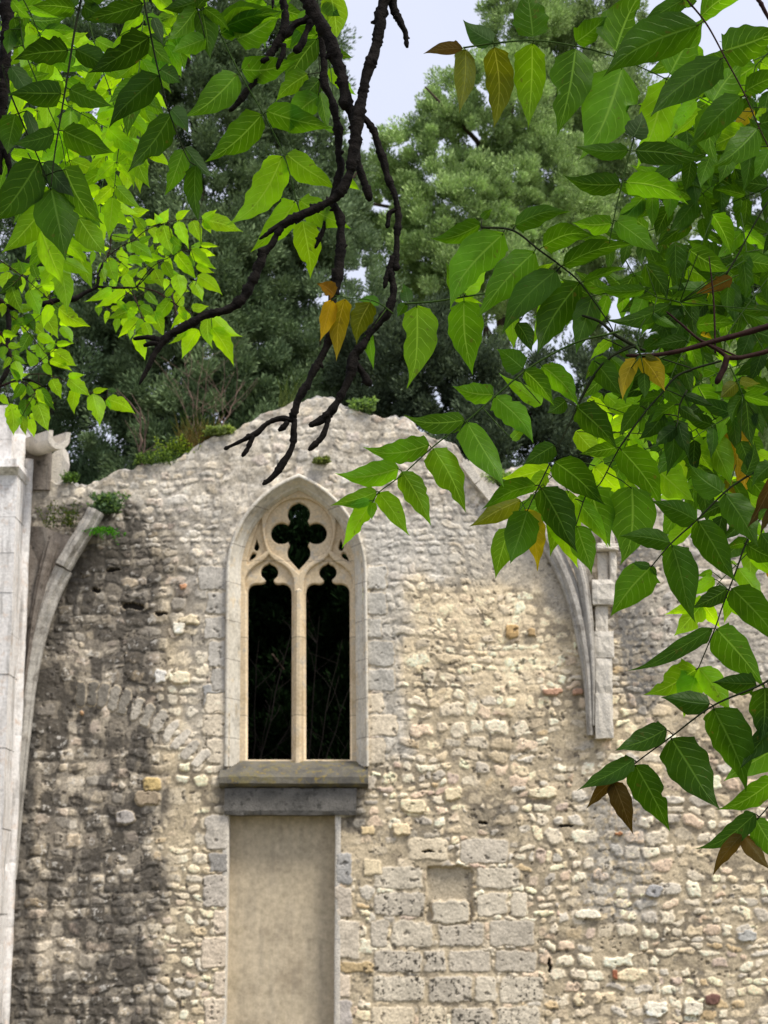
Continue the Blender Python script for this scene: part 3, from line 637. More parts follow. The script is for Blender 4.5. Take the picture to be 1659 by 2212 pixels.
cor.add([(xa - 1.6, PY - .02, zc0), (xa + .01, PY - .02, zc0), (xa + .01, WY - .2, zc0), (xa - 1.6, WY - .2, zc0), (xa - 1.6, PY - .12, zc0 + .06), (xc, PY - .12, zc0 + .06), (xc, WY - .2, zc0 + .06), (xa - 1.6, WY - .2, zc0 + .06), (xa - 1.6, PY - .10, zc1), (xc - .02, PY - .10, zc1 + .01), (xc - .02, WY - .2, zc1 + .01), (xa - 1.6, WY - .2, zc1)],
        [(0, 1, 5, 4), (1, 2, 6, 5), (4, 5, 9, 8), (5, 6, 10, 9), (8, 9, 10, 11), (0, 3, 2, 1)])
link('cornice', cor.mesh('cornice'), pillar, [M['pillar']])
up = MB(); xu = PX(22, 950, PY); pr_block(up, xu - 1.6, xu, PY + .12, WY + .7, zc1 - .05, P(0, 868, PY).z, 12)
link('upper_pier', up.mesh('upper_pier'), pillar, [M['pillar']])
def vtube(m_, x, y, r, z0, z1, rough=.0, n=20, step=.09):
    k = int((z1 - z0) / step); pts = []; rad = []
    for i in range(k + 1):
        z = z0 + (z1 - z0) * i / k; rr = r * (1 + rough * random.uniform(-1, 1)); xx = x + .003 * random.uniform(-1, 1)
        if i % 7 == 3: pts += [(xx, y, z - .008), (xx, y, z - .003), (xx, y, z + .003), (xx, y, z + .008)]; rad += [rr, rr * .975, rr * .975, rr]
        else: pts.append((xx, y, z)); rad.append(rr)
    m_.tube(pts, rad, n)
sh = MB(); SY = WY - .42
xr = PX(40, 1300, SY); vtube(sh, xr - .085, SY, .085, 0, P(0, 905, SY).z, .012)
link('round_shaft', sh.mesh('round_shaft', True), pillar, [M['pillar']])
sh = MB(); vtube(sh, xr - .165, SY - .10, .05, 0, P(0, 1030, SY).z, .015); vtube(sh, xr + .005, SY + .16, .055, 0, P(0, 985, SY).z, .015)
link('slim_shaft', sh.mesh('slim_shaft', True), pillar, [M['pillar']])
rs_ = MB(); pr_block(rs_, xr - .35, PX(60, 1060, WY - .2), WY - .26, WY + .65, 3.9, P(0, 1000, WY - .2).z, 16, .02)
pr_block(rs_, xr - .2, PX(106, 1020, WY - .05), WY - .06, WY + .6, P(0, 1060, WY).z, P(0, 978, WY).z, 10, .02)
link('corner_rubble', rs_.mesh('corner_rubble'), pillar, [M['ribdark']])
# leaning stone sliver beside the spout
sl = MB(); a4 = [P(104, 985, WY), P(133, 958, WY), P(136, 985, WY), P(120, 1045, WY), P(100, 1045, WY)]
sl.add([(p.x, WY + .05, p.z) for p in a4] + [(p.x, WY + .45, p.z) for p in a4], [(0, 1, 2, 3, 4), (9, 8, 7, 6, 5)] + [(i, i + 5, (i + 1) % 5 + 5, (i + 1) % 5) for i in range(5)])
link('leaning_slab', sl.mesh('leaning_slab'), pillar, [M['pil']])
# stone water spout, an open half pipe pointing out of the corner
wsp = MB(); ring0 = []
c0 = P(74, 964, WY + .05); c1 = P(128, 946, WY - .72); ax = (c1 - c0); n = 14; segs = 8; vv = []
axn = ax.normalized(); sd_ = axn.cross(Vector((0, 0, 1))).normalized(); upv = sd_.cross(axn)
for s_ in range(segs + 1):
    c_ = c0 + ax * s_ / segs; ro, ri_ = .118, .07
    for k in range(n + 1):
        a_ = R(180 + 180 * k / n); vv.append(c_ + sd_ * math.cos(a_) * ro * 1.0 + upv * (math.sin(a_) * ro + (.07 if k in (0, n) else 0)))
    for k in range(n + 1):
        a_ = R(360 - 180 * k / n); vv.append(c_ + sd_ * math.cos(a_) * ri_ + upv * (math.sin(a_) * ri_ + (.012 if 0 < k < n else .07)))
m2 = 2 * (n + 1)
wsp.add(vv, [(s_ * m2 + k, s_ * m2 + (k + 1) % m2, (s_ + 1) * m2 + (k + 1) % m2, (s_ + 1) * m2 + k) for s_ in range(segs) for k in range(m2)] + [(segs * m2 + k, segs * m2 + k + 1, segs * m2 + m2 - 2 - k, segs * m2 + m2 - 1 - k) for k in range(n)])
link('water_spout', wsp.mesh('water_spout'), pillar, [M['pil']])
# ================================================================ TREES BEHIND THE WALL
def puffs(rs, ells, npf, nsp, pr, size, c_lo, c_hi, upb=.5, droop=0):
    """conifer foliage: sprays gathered in tufts spread through ellipsoids (centre, radii)"""
    vol = np.array([e[3] * e[5] * 1.0 for e in ells]); vol = vol / vol.sum(); V = []; CC = []
    which = rs.choice(len(ells), npf, p=vol)
    E = np.array(ells, float)[which]
    d = rs.normal(size=(npf, 3)); d /= np.linalg.norm(d, axis=1)[:, None]; d[:, 1] = np.where(rs.rand(npf) < .72, -np.abs(d[:, 1]), d[:, 1])
    rad = rs.uniform(.40, 1.08, npf) ** .75
    cen = E[:, :3] + d * E[:, 3:6] * rad[:, None]
    pr_ = pr * rs.uniform(.55, 1.35, npf); tn = rs.rand(npf)
    K = npf * nsp; ci = np.repeat(np.arange(npf), nsp)
    q = rs.normal(size=(K, 3)); q /= np.linalg.norm(q, axis=1)[:, None]; q[:, 2] = q[:, 2] * .8 + .15
    rr = rs.rand(K) ** .45
    out = d[ci]
    pos = cen[ci] + q * (pr_[ci] * rr)[:, None] * np.array([.9, .9, 1.05]) + out * (pr_[ci] * .35 * rr)[:, None]
    ax = q * .9 + out * .5 + rs.normal(size=(K, 3)) * .38; ax[:, 2] += upb - droop; ax /= np.linalg.norm(ax, axis=1)[:, None]
    sd2 = np.cross(ax, rs.normal(size=(K, 3))); sd2 /= np.linalg.norm(sd2, axis=1)[:, None]
    ln = size * rs.uniform(.6, 1.5, K); wd = ln * rs.uniform(.22, .42, K)
    a = pos - ax * (ln * .5)[:, None]; b = pos + sd2 * (wd * .5)[:, None]; c = pos + ax * (ln * .5)[:, None]; e = pos - sd2 * (wd * .5)[:, None]
    V = np.stack([a, b, c, e], 1).reshape(-1, 3)
    t = np.clip(tn[ci] * .55 + .6 * rs.rand(K), 0, 1)[:, None]
    col_ = (np.array(c_lo) * (1 - t) + np.array(c_hi) * t) * rs.uniform(.75, 1.25, K)[:, None]
    return V, np.repeat(col_, 4, 0)
def conifer(name, label, cat, group, base, ells, npf, nsp, pr, size, lo, hi, trunk, seed, limbs=14, **k):
    rs = np.random.RandomState(seed); random.seed(seed)
    root = thing(name, base, label, cat, group)
    V, Cc = puffs(rs, ells, npf, nsp, pr, size, lo, hi, **k)
    F = np.arange(len(V)).reshape(-1, 4)
    link('crown', npmesh('crown', V, F, cols=Cc), root, [M['fol']])
    tb_ = MB(); top = max(ells, key=lambda e: e[2]); h = top[2]; n = 16
    pts = [(base[0] + (top[0] - base[0]) * (i / n) ** 1.5 + .12 * math.sin(i * .9 + seed), base[1] + (top[1] - base[1]) * i / n + .1 * math.cos(i * 1.3), h * i / n) for i in range(n + 1)]
    tb_.tube(pts, [trunk * (1 - .8 * i / n) for i in range(n + 1)], 10, .08)
    for i in range(limbs):
        e = random.choice(ells); z = random.uniform(.15, .85) * h; ii = min(n - 1, int(z / h * n)); p0 = Vector(pts[ii])
        tgt = Vector((e[0] + random.uniform(-.8, .8) * e[3], e[1] + random.uniform(-.9, .5) * e[4], min(max(z + random.uniform(.2, 1.2), 0), h)))
        mid = p0.lerp(tgt, .5) + Vector((random.uniform(-.2, .2), 0, random.uniform(-.2, .2)))
        tb_.tube([p0, mid, tgt], [trunk * .3, trunk * .18, .015], 6, .1)
    link('trunk', tb_.mesh('trunk', True), root, [M['trunk']])
    return root
def E(dx, dy, Y, rx, ry, rz):
    p = P(dx, dy, Y); return (p.x, p.y, p.z, rx, ry, rz)
lo, hi = (.06, .10, .05), (.19, .28, .14)
def gx_(dx, Y): return (P(dx, 1500, Y).x, Y, 0)
grpT = 'tall conifers beyond the ruined wall'
conifer('cypress_tree', 'dark cypress at far left, rising behind the stone pillar and water spout', 'tree', grpT, gx_(150, 27), [E(120, 150, 27, 1.7, 1.4, 2.4), E(200, 520, 27, 1.6, 1.4, 2.2), E(140, 860, 26.5, 1.7, 1.3, 2.2), E(-50, 400, 27.5, 1.5, 1.4, 4), E(-250, 500, 28, 1.6, 1.4, 4), E(-30, 560, 27, 1.3, 1.2, 1.5), E(40, 960, 28, 1.6, 1.2, 1.3), E(200, 1250, 26, 1.8, 1.2, 2.2)], 1000, 420, .27, .070, lo, hi, .22, 21, droop=.1)
conifer('cypress_tree', 'dense dark cypress behind the sloping left shoulder of the wall', 'tree', grpT, gx_(430, 26), [E(420, 60, 27, 1.2, 1.2, 2.4), E(440, 400, 26.5, 1.45, 1.3, 2.2), E(400, 720, 26, 1.6, 1.3, 2.0), E(450, 1000, 25.5, 1.7, 1.2, 1.8), E(480, 1350, 25, 1.8, 1.1, 2.2)], 1050, 430, .25, .066, lo, (.21, .29, .14), .20, 22, droop=.1)
conifer('cypress_tree', 'dark grey-green cypress behind the hanging bare branch, above the gable peak', 'tree', grpT, gx_(640, 27), [E(610, 130, 28, .9, 1.0, 1.6), E(640, 380, 27.5, 1.05, 1.1, 1.9), E(650, 640, 27, 1.3, 1.2, 1.9), E(690, 880, 26.5, 1.5, 1.1, 1.5), E(660, 1200, 26, 1.6, 1, 2.0)], 950, 430, .24, .066, (.08, .125, .065), (.28, .38, .20), .18, 23)
conifer('juniper_tree', 'pale green juniper with rounded tufts standing against the sky gap', 'tree', grpT, gx_(1010, 30), [E(1130, 30, 31, .75, .9, 1.5), E(1080, 250, 30, 1.2, 1.1, 1.1), E(960, 330, 30, 1.1, 1.0, .75), E(1000, 480, 29.5, 1.35, 1.2, 1.0), E(1150, 420, 30, 1.2, 1.1, 1.1), E(940, 570, 29.5, .95, 1.0, .8), E(820, 460, 31, .8, .8, .9), E(900, 680, 31, 1.0, .8, .8), E(1180, 560, 31, 1.2, .9, 1.2), E(1080, 640, 29, 1.3, 1.1, .8)], 1000, 470, .20, .060, (.12, .19, .065), (.54, .72, .29), .24, 24, upb=.65)
conifer('juniper_tree', 'upright juniper half hidden by the big leaves at upper right', 'tree', grpT, gx_(1330, 31), [E(1250, 20, 32, 1.1, 1.1, 1.8), E(1330, 330, 31.5, 1.4, 1.2, 1.9), E(1230, 260, 32.5, 1.3, 1, 2.2), E(1400, 640, 31, 1.6, 1.2, 1.6), E(1500, 900, 31, 1.9, 1.2, 1.5)], 900, 400, .23, .066, (.11, .17, .065), (.46, .60, .26), .24, 25, upb=.6)
conifer('juniper_tree', 'far juniper at right edge of the view beneath the sky corner', 'tree', grpT, gx_(1720, 33), [E(1700, 420, 33, 1.5, 1.2, 1.9), E(1680, 800, 33, 2.0, 1.2, 2.0), E(1850, 600, 33, 1.8, 1.2, 2.6)], 340, 420, .4, .10, (.08, .12, .07), (.38, .48, .28), .24, 26, upb=.5)
conifer('yew_tree', 'low dark yew just right of the gable peak, sky glinting through it', 'tree', grpT, gx_(980, 25), [E(860, 800, 25.5, 1.0, .9, .8), E(1020, 860, 25.5, 1.3, .9, .75), E(900, 720, 26, .8, .8, .4), E(1130, 960, 25, 1.2, .9, .8), E(1280, 900, 25.5, 1.2, .9, 1.0), E(950, 1150, 24.5, 1.9, .9, 1.3)], 620, 400, .24, .066, (.04, .058, .038), (.15, .20, .115), .16, 27)
conifer('yew_tree', 'yew filling the view through the gothic window, shade painted into its black-green foliage', 'tree', grpT, gx_(640, 22.6), [E(560, 1300, 22.6, 1.2, .7, 1.1), E(720, 1300, 22.6, 1.2, .7, 1.1), E(560, 1650, 22.4, 1.3, .7, 1.6), E(760, 1650, 22.4, 1.3, .7, 1.6), E(650, 1150, 22.8, 1.4, .7, .5), E(760, 1450, 23, 1.3, .7, 1.2), E(520, 1450, 23, 1.3, .7, 1.2), E(640, 1720, 22.9, 1.8, .5, .9), E(520, 2000, 22.4, 1.3, .7, 1.5), E(790, 2000, 22.4, 1.4, .7, 1.5)], 900, 300, .26, .09, (.004, .009, .004), (.012, .026, .009), .10, 28, limbs=40)  # shade behind the wall is put into these near-black foliage colours
# bare grey twigs standing in front of the dark cypress
def dead_shrub(base_dx, base_dy, Y, tips, label, seed):
    random.seed(seed); b0 = P(base_dx, base_dy, Y); root = thing('dead_shrub', b0, label, 'dead shrub', 'bare twigs behind the wall')
    for (a, b_, r_) in tips:
        t_ = P(a, b_, Y + random.uniform(-.2, .2)); m_ = MB(); k = 7; pts = []
        for i in range(k + 1):
            q = b0.lerp(t_, i / k); pts.append(q + Vector((random.uniform(-1, 1), random.uniform(-1, 1), 0)) * .025 * (1 if 0 < i < k else 0))
        m_.tube(pts, [r_ * (1 - .75 * i / k) for i in range(k + 1)], 6, .1)
        for j in range(5):
            i = random.randint(2, k - 1); q = pts[i]; d_ = Vector((random.uniform(-.4, .4), random.uniform(-.2, .2), random.uniform(.1, .45)))
            m_.tube([q, q + d_ * .5 + Vector((.02, 0, 0)), q + d_], [r_ * .4, r_ * .25, .003], 5)
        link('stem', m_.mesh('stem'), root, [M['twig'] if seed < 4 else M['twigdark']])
    return root
M['twig'] = plain_mat('grey_brown_twig', (.17, .115, .085), (.10, .075, .06), 25, .9, .3)
M['twigdark'] = plain_mat('dark_twig', (.022, .018, .015), (.014, .012, .010), 25, .9, .3)  # darker twig copy, dimness behind the window put into the colour
dead_shrub(425, 945, 20.6, [(400, 762, .009), (358, 800, .007), (438, 745, .008), (455, 770, .006)], 'bare grey twiggy shrub rising behind the left shoulder of the wall', 1)
dead_shrub(480, 925, 20.5, [(527, 820, .011), (483, 830, .009), (460, 850, .007)], 'reddish bare stems of a dead shrub nearer the gable peak', 2)
dead_shrub(306, 1010, 20.9, [(303, 880, .02), (312, 900, .015)], 'thin bare stem behind the lowest dip of the left wall', 3)
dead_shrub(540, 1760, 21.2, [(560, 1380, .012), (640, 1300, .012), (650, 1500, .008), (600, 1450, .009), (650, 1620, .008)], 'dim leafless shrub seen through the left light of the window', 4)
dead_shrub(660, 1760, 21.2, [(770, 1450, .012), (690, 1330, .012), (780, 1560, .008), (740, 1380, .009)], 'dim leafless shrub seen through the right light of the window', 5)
# ================================================================ WEEDS ROOTED IN THE MASONRY
def weed(name, label, cat, dx, dy, Y, wdt, hgt, n, lo_, hi_, kind, seed, group='plants growing on the ruined wall', hang=0.):
    rs = np.random.RandomState(seed); b0 = P(dx, dy, Y); root = thing(name, b0, label, cat, group)
    V = []; Cc = []
    def quad(p, ax, sd_, ln, wd, c): V.extend([p, p + ax * ln * .5 + sd_ * wd * .5, p + ax * ln, p + ax * ln * .5 - sd_ * wd * .5]); Cc.extend([c] * 4)
    st = MB()
    for i in range(n):
        o = np.array([rs.uniform(-1, 1) * wdt, rs.uniform(-.6, .3) * .12, rs.uniform(-.2, .2) * wdt * .25]); p = np.array(b0) + o
        lean = np.array([rs.uniform(-.5, .5), rs.uniform(-.5, .1), 1.0 - hang * 1.6]); lean /= np.linalg.norm(lean); h = hgt * rs.uniform(.45, 1.1)
        k = 6; prev = p.copy(); pts = [tuple(prev)]
        for j in range(k):
            lean = lean + np.array([rs.uniform(-.15, .15), rs.uniform(-.1, .1), -.12 * j / k]); lean /= np.linalg.norm(lean); nxt = prev + lean * h / k
            if kind == 'grass':
                s_ = np.cross(lean, [0, 1, 0]); s_ /= np.linalg.norm(s_) + 1e-6; wd = .010 * (1 - j / k) + .002
                V.extend([prev - s_ * wd, prev + s_ * wd, nxt + s_ * wd * .7, nxt - s_ * wd * .7]); c = np.array(lo_) + (np.array(hi_) - np.array(lo_)) * rs.rand(); Cc.extend([c] * 4)
            else:
                for q in range(6 if kind != 'airy' else 3):
                    a = rs.normal(size=3); a[2] = abs(a[2]) * .4 - hang * .5; a /= np.linalg.norm(a); s_ = np.cross(a, rs.normal(size=3)); s_ /= np.linalg.norm(s_)
                    L_ = (.05 if kind == 'leafy' else .028) * rs.uniform(.6, 1.3); c = np.array(lo_) + (np.array(hi_) - np.array(lo_)) * rs.rand()
                    quad(nxt + a * .008, a, s_, L_, L_ * .6, c)
            prev = nxt; pts.append(tuple(prev))
        st.tube(pts, .0035, 4, cap=False)
    link('leaves', npmesh('leaves', np.array(V), np.arange(len(V)).reshape(-1, 4), cols=np.array(Cc)), root, [M['weed']])
    link('stems', st.mesh('stems'), root, [M['stalk']])
    return root
gl, gh = (.06, .11, .03), (.16, .27, .08)
weed('wall_plant', 'bluish-green bushy herb on the wall face beside the broken vault rib', 'plant', 228, 1112, WY - .10, .12, .22, 34, (.07, .12, .07), (.20, .30, .17), 'leafy', 1)
weed('fern', 'bright green fern hanging just below the end of the broken rib', 'fern', 222, 1140, WY - .16, .07, .20, 26, (.04, .15, .015), (.11, .36, .03), 'airy', 2, hang=.75)
weed('wall_plant', 'straggly brown-green weed in the hollow above the vault web', 'plant', 130, 1140, WY - .12, .16, .26, 22, (.10, .09, .03), (.11, .17, .045), 'airy', 3)
weed('wall_plant', 'yellow-green weeds on the steep left shoulder of the wall', 'plant', 385, 990, WY + .1, .22, .22, 44, (.10, .17, .03), (.32, .40, .06), 'airy', 4)
weed('grass_tuft', 'reddish dry grass tuft on the left shoulder, below the dead shrub', 'grass tuft', 430, 968, WY + .15, .20, .42, 60, (.26, .13, .05), (.36, .27, .12), 'grass', 5)
weed('wall_plant', 'low grey-green cushion plant near the top of the left shoulder', 'plant', 475, 942, WY + .03, .12, .08, 30, (.14, .19, .07), (.30, .36, .16), 'leafy', 6)
weed('wall_plant', 'long trailing weed on the lowest part of the left shoulder', 'plant', 335, 1006, WY + .02, .22, .15, 40, gl, (.20, .28, .09), 'airy', 7)
weed('grass_tuft', 'thin green grass tuft with bent blades left of the gable peak', 'grass tuft', 622, 878, WY + .2, .10, .40, 26, (.11, .15, .06), (.28, .32, .12), 'grass', 8)
weed('wall_plant', 'small round grey-green plant just right of the gable peak', 'plant', 785, 893, WY + .05, .10, .13, 36, (.12, .19, .09), (.26, .36, .17), 'leafy', 9)
weed('wall_plant', 'pale green plant at the foot of the right gable coping', 'plant', 1080, 1052, WY + .05, .15, .16, 40, (.14, .22, .08), (.32, .44, .17), 'leafy', 10)
weed('wall_plant', 'tiny tuft of moss plant in the joints above the window arch', 'plant', 695, 1003, WY - .03, .05, .05, 14, (.12, .14, .06), (.2, .24, .1), 'leafy', 11)
weed('grass_tuft', 'tiny green sprig on the wall top next to the corner rubble', 'grass tuft', 152, 1046, WY + .0, .06, .12, 18, gl, gh, 'airy', 12)
# ================================================================ NEAR BRANCHES AND LEAVES
VP = [0, .03, .08, .15, .28, .42, .58, .72, .83, .91, .96, 1]
WP = [.0, .42, .72, .90, 1, .97, .76, .47, .235, .095, .04, 0]
def leaf_mesh(b, t, wfrac, bend, rs, nl=16, nw=3):
    """one leaflet from base b to tip t (world), folded on the midrib, edge waved, basal teeth"""
    d = t - b; Ln = d.length; dn = d.normalized(); vw = ((b + t) / 2 - Vector((0, 0, EYE))).normalized()
    sd_ = dn.cross(vw).normalized(); roll = rs.gauss(0, .28); up_ = sd_.cross(dn); sd_, up_ = sd_ * math.cos(roll) + up_ * math.sin(roll), up_ * math.cos(roll) - sd_ * math.sin(roll)
    hw = wfrac * Ln / 2 * .96; fold = rs.uniform(.02, .42); arc = rs.uniform(-.08, .16); ph1, ph2 = rs.uniform(0, 6.28), rs.uniform(0, 6.28); fr = rs.uniform(2.2, 5); amp = rs.uniform(.02, .075)
    asy = rs.uniform(.88, 1.12); hook = rs.uniform(-.45, .45); V = []; UV = []
    tooth = [(rs.uniform(.05, .13), rs.uniform(.10, .28)) for _ in range(2)]; bite = (rs.uniform(.2, .85), rs.uniform(.15, .5), rs.choice((-1, 1)), rs.uniform(.03, .08)) if rs.random() < .28 else None
    vs3 = list(np.concatenate([[0, .02, .045, .075, .105, .14, .18], np.linspace(.225, 1, nl + 6)]))
    for i, v in enumerate(vs3):
        w0 = np.interp(v, VP, WP) * hw; c = b + dn * (v * Ln) + sd_ * (bend * Ln * math.sin(math.pi * v) + hook * Ln * max(0, v - .6) ** 2) + up_ * (arc * Ln * math.sin(math.pi * v * .9))
        for j in range(-nw, nw + 1):
            s_ = j / nw; ww = w0 * (asy if s_ > 0 else 2 - asy)
            if abs(j) == nw:
                ww *= 1 + amp * math.sin(fr * 6.28 * v + (ph1 if j > 0 else ph2)) * (1 if v > .12 else .3) + .016 * math.sin(31 * v + ph2)
                tv, ta = tooth[0 if j > 0 else 1]
                if abs(v - tv) < .02: ww *= 1 + ta
                if bite and (j > 0) == (bite[2] > 0) and abs(v - bite[0]) < bite[3] * 2: ww *= 1 - bite[1] * .5 * (1 + math.cos(math.pi * (v - bite[0]) / bite[3] / 2))
            V.append(c + sd_ * (s_ * ww) + up_ * (fold * abs(s_) * ww + (amp * .9 * hw * math.sin(fr * 5 * v + (ph1 if j > 0 else ph2)) * abs(s_) ** 2)))
            UV.append((.5 + s_ / 2, v))
    n = 2 * nw + 1; F = [(i * n + j, i * n + j + 1, (i + 1) * n + j + 1, (i + 1) * n + j) for i in range(len(vs3) - 1) for j in range(n - 1)]
    return V, F, UV
def lobed_mesh(b, t, wfrac, bend, rs):
    V, F, UV = leaf_mesh(b, t, wfrac, bend, rs); return V, F, UV
rsL = random.Random(99); NLEAF = [0]
def leaflet(b, t, wfrac, tone, bend, parent):
    V, F, UV = leaf_mesh(b, t, wfrac, bend, rsL)
    me = npmesh('leaflet', [tuple(v) for v in V], F, uv=UV, smooth=True)
    o = link('leaflet', me, parent, [M['leaf_' + tone]]); NLEAF[0] += 1
    if tone in TONEWORD: o['label'] = TONEWORD[tone]
    return o
def frond(root, Y, rach, leaves, r=1.6, tr=(0, 0, 1.0), stalk='stalk', dY=0.0, name='compound_leaf', label=None):
    """rachis + leaflets. tr = (ox, oy, scale) of the survey tile. r: stalk radius in mm"""
    ox, oy, s = tr; Yf = lambda i, n: Y + dY * i / max(1, n - 1)
    n = len(rach); pts = [(ox + a * s, oy + b * s, Yf(i, n)) for i, (a, b) in enumerate(rach)]
    sp = spline(pts, 8); W = [P(*p) for p in sp]
    m_ = MB(); k = len(W); m_.tube(W, [r * .001 * (1.15 - .6 * i / k) for i in range(k)], 7)
    Ls = []
    for L_ in leaves:
        a, b, c, d, wf, tone = L_[:6]; bend = L_[6] if len(L_) > 6 else rsL.uniform(-.05, .05)
        pb = (ox + a * s, oy + b * s); pt = (ox + c * s, oy + d * s); i = min(range(k), key=lambda i: math.dist(sp[i][:2], pb)); near = sp[i]
        yb = near[2] + rsL.uniform(-.01, .01); B0 = P(*pb, yb); ln = math.dist(pb, pt) * yb / FPX
        T0 = P(*pt, yb + rsL.uniform(-.3, .3) * ln)
        dist = math.dist(near[:2], pb)
        if dist > 2: m_.tube([W[i], W[i].lerp(B0, .6), B0 + (T0 - B0) * .03], [.0011, .0009, .0008], 5)
        Ls.append((B0, T0, wf, tone, bend))
    me = m_.mesh(name, True); o = link(name, me, root, [M[stalk]])
    if label: o['label'] = label
    for q in Ls: leaflet(*q, o)
    return o
def autofrond(root, Y, x0, y0, ang, length, npair, ll, tones, w=.42, r=1.2, stalk='stalk', droop=.35, splay=62):
    """a whole pinnate leaf grown from (x0,y0); ang in degrees, clockwise from +x on the picture"""
    rs = rsL; pts = []; a = R(ang); x, y = x0, y0
    for i in range(7):
        pts.append((x, y)); x += math.cos(a) * length / 6; y += math.sin(a) * length / 6; a += R(rs.uniform(-6, 8)) * (1 if math.cos(a) > 0 else -1)
    Ls = []
    for k in range(npair):
        t = (k + .8) / (npair + .3); i = min(5, int(t * 6)); f = t * 6 - i; bx = pts[i][0] * (1 - f) + pts[i + 1][0] * f; by = pts[i][1] * (1 - f) + pts[i + 1][1] * f
        d = math.atan2(pts[i + 1][1] - pts[i][1], pts[i + 1][0] - pts[i][0]); L0 = ll * rs.uniform(.78, 1.1) * (1 - .25 * abs(t - .5))
        for sg in (-1, 1):
            q = d + sg * R(splay + rs.uniform(-12, 12)); vx, vy = math.cos(q), math.sin(q) + droop; m = math.hypot(vx, vy); o = 4
            Ls.append((bx + vx * o, by + vy * o, bx + vx / m * L0, by + vy / m * L0, w * rs.uniform(.85, 1.2), rs.choice(tones)))
    bx, by = pts[-1]; d = math.atan2(by - pts[-2][1], bx - pts[-2][0]); Ls.append((bx, by, bx + math.cos(d) * ll * .9, by + (math.sin(d) + .2) * ll * .9, w, rs.choice(tones)))
    return frond(root, Y, pts, Ls, r, stalk=stalk, dY=rs.uniform(-.15, .15))
def twig(root, name, Y, pts, tr, m, n=10, knob=.30, dY=0, step=5):
    """woody shoot; pts = (x, y, width in survey units)"""
    ox, oy, s = tr; k = len(pts); q = [(ox + a * s, oy + b * s, Y + dY * i / max(1, k - 1), w_ * s) for i, (a, b, w_) in enumerate(pts)]
    sp = spline(q, step); W = []; rad = []; ph = random.uniform(0, 99)
    for i, p in enumerate(sp):
        v = P(p[0], p[1], p[2]); j = p[3] * .5 * p[2] / FPX
        kn = (fbm(np.array(i * .33 + ph), np.array(ph), 1.0, 3) - .5) * 2 * knob + (knob * .8 if (i * 7 + int(ph)) % 11 in (0, 3) else 0)
        W.append(v + Vector((float(fbm(np.array(i * .2), np.array(ph), 1, 2)) - .5, 0, float(fbm(np.array(i * .2 + 50), np.array(ph), 1, 2)) - .5)) * j * .5 * (knob > .1)); rad.append(max(.0008, j * (1 + float(kn)) * (1.06 if m == 'bark' else 1)))
    rad = rad[:-1] + [rad[-1] * .55]
    mb = MB(); mb.tube(W, rad, 14 if knob > .2 else n, .34 if knob > .2 else .05)
    if knob > .2:
        for i in range(4, len(W) - 2, random.randint(5, 9)):
            q = random.uniform(0, 6.28); d = Vector((math.cos(q), .3 * random.uniform(-1, 1), math.sin(q))); rr = rad[i]
            mb.tube([W[i], W[i] + d * rr * .8, W[i] + d * rr * random.uniform(1.15, 1.6)], [rr * .75, rr * .5, rr * .2], 7, .12)
    return link(name, mb.mesh(name, True), root, [M[m]])
tA, tB, tC, tD, tE, tF, tG, tH = (0, 0, .25), (415, 0, .25), (1244, 0, .25), (1244, 518, .25), (1244, 1037, .25), (829.5, 415, .25), (0, 432, 1 / 3), (968, 950.5, .4167)
q2, q3, q4, q6, q8 = (829.5, 0, .5), (0, 553, .5), (829.5, 553, .5), (829.5, 1106, .5), (829.5, 1659, .5); t1 = (0, 0, 1.)
# ---- the gnarled bare branch hanging in the middle
YB = 3.15
bare = thing('bare_branch', P(667, -60, YB), 'gnarled leafless blackish branch hanging down before the window gable', 'branch')
tw = lambda *a, **k: twig(bare, *a, **k)
tw('limb', YB, [(900, -160, 140), (980, -20, 128), (1060, 120, 118), (1150, 280, 105), (1230, 450, 105), (1285, 640, 100), (1310, 780, 98), (1320, 900, 90), (1300, 945, 60)], tB, 'bark')
tw('limb', YB + .02, [(1320, 760, 60), (1350, 900, 78), (1390, 1030, 78), (1425, 1200, 70), (1420, 1350, 66), (1460, 1500, 66), (1510, 1640, 64), (1540, 1735, 62)], tB, 'bark')
tw('limb', YB - .03, [(1700, -200, 110), (1672, -20, 100), (1625, 150, 98), (1605, 350, 92), (1530, 580, 88), (1495, 720, 86), (1462, 860, 90), (1435, 1000, 110), (1415, 1160, 100), (1395, 1330, 88), (1350, 1520, 84), (1255, 1680, 82), (1150, 1755, 66), (1000, 1835, 64), (880, 1890, 66), (790, 1930, 74), (700, 1985, 44), (640, 2030, 38), (580, 2068, 26)], tB, 'bark')
tw('spur', YB - .02, [(30, -40, 40), (45, 40, 34), (68, 90, 30), (92, 140, 24), (100, 205, 16)], q2, 'bark')
tw('limb', YB - .02, [(1450, 1000, 60), (1530, 1070, 68), (1590, 1200, 66), (1640, 1330, 64), (1680, 1500, 60), (1735, 1640, 58), (1770, 1780, 56), (1778, 1920, 58), (1766, 2080, 54), (1758, 2240, 56), (1764, 2340, 62)], tB, 'bark')
tw('spur', YB - .02, [(115, 150, 34), (55, 180, 44), (40, 250, 34), (25, 310, 34)], tF, 'bark')
tw('spur', YB - .02, [(80, 560, 50), (50, 650, 50), (30, 730, 44), (0, 830, 34)], tF, 'bark')
tw('limb', YB - .02, [(1686, 60, 28), (1702, 140, 28), (1690, 200, 32), (1670, 250, 36), (1630, 295, 28), (1590, 345, 28), (1565, 385, 36), (1530, 430, 42), (1520, 490, 40), (1495, 560, 32), (1465, 620, 30), (1430, 670, 34), (1385, 712, 26), (1335, 735, 22)], q3, 'bark')
tw('spur', YB - .02, [(1418, 690, 24), (1408, 740, 24), (1385, 790, 23), (1332, 842, 19)], q3, 'bark')
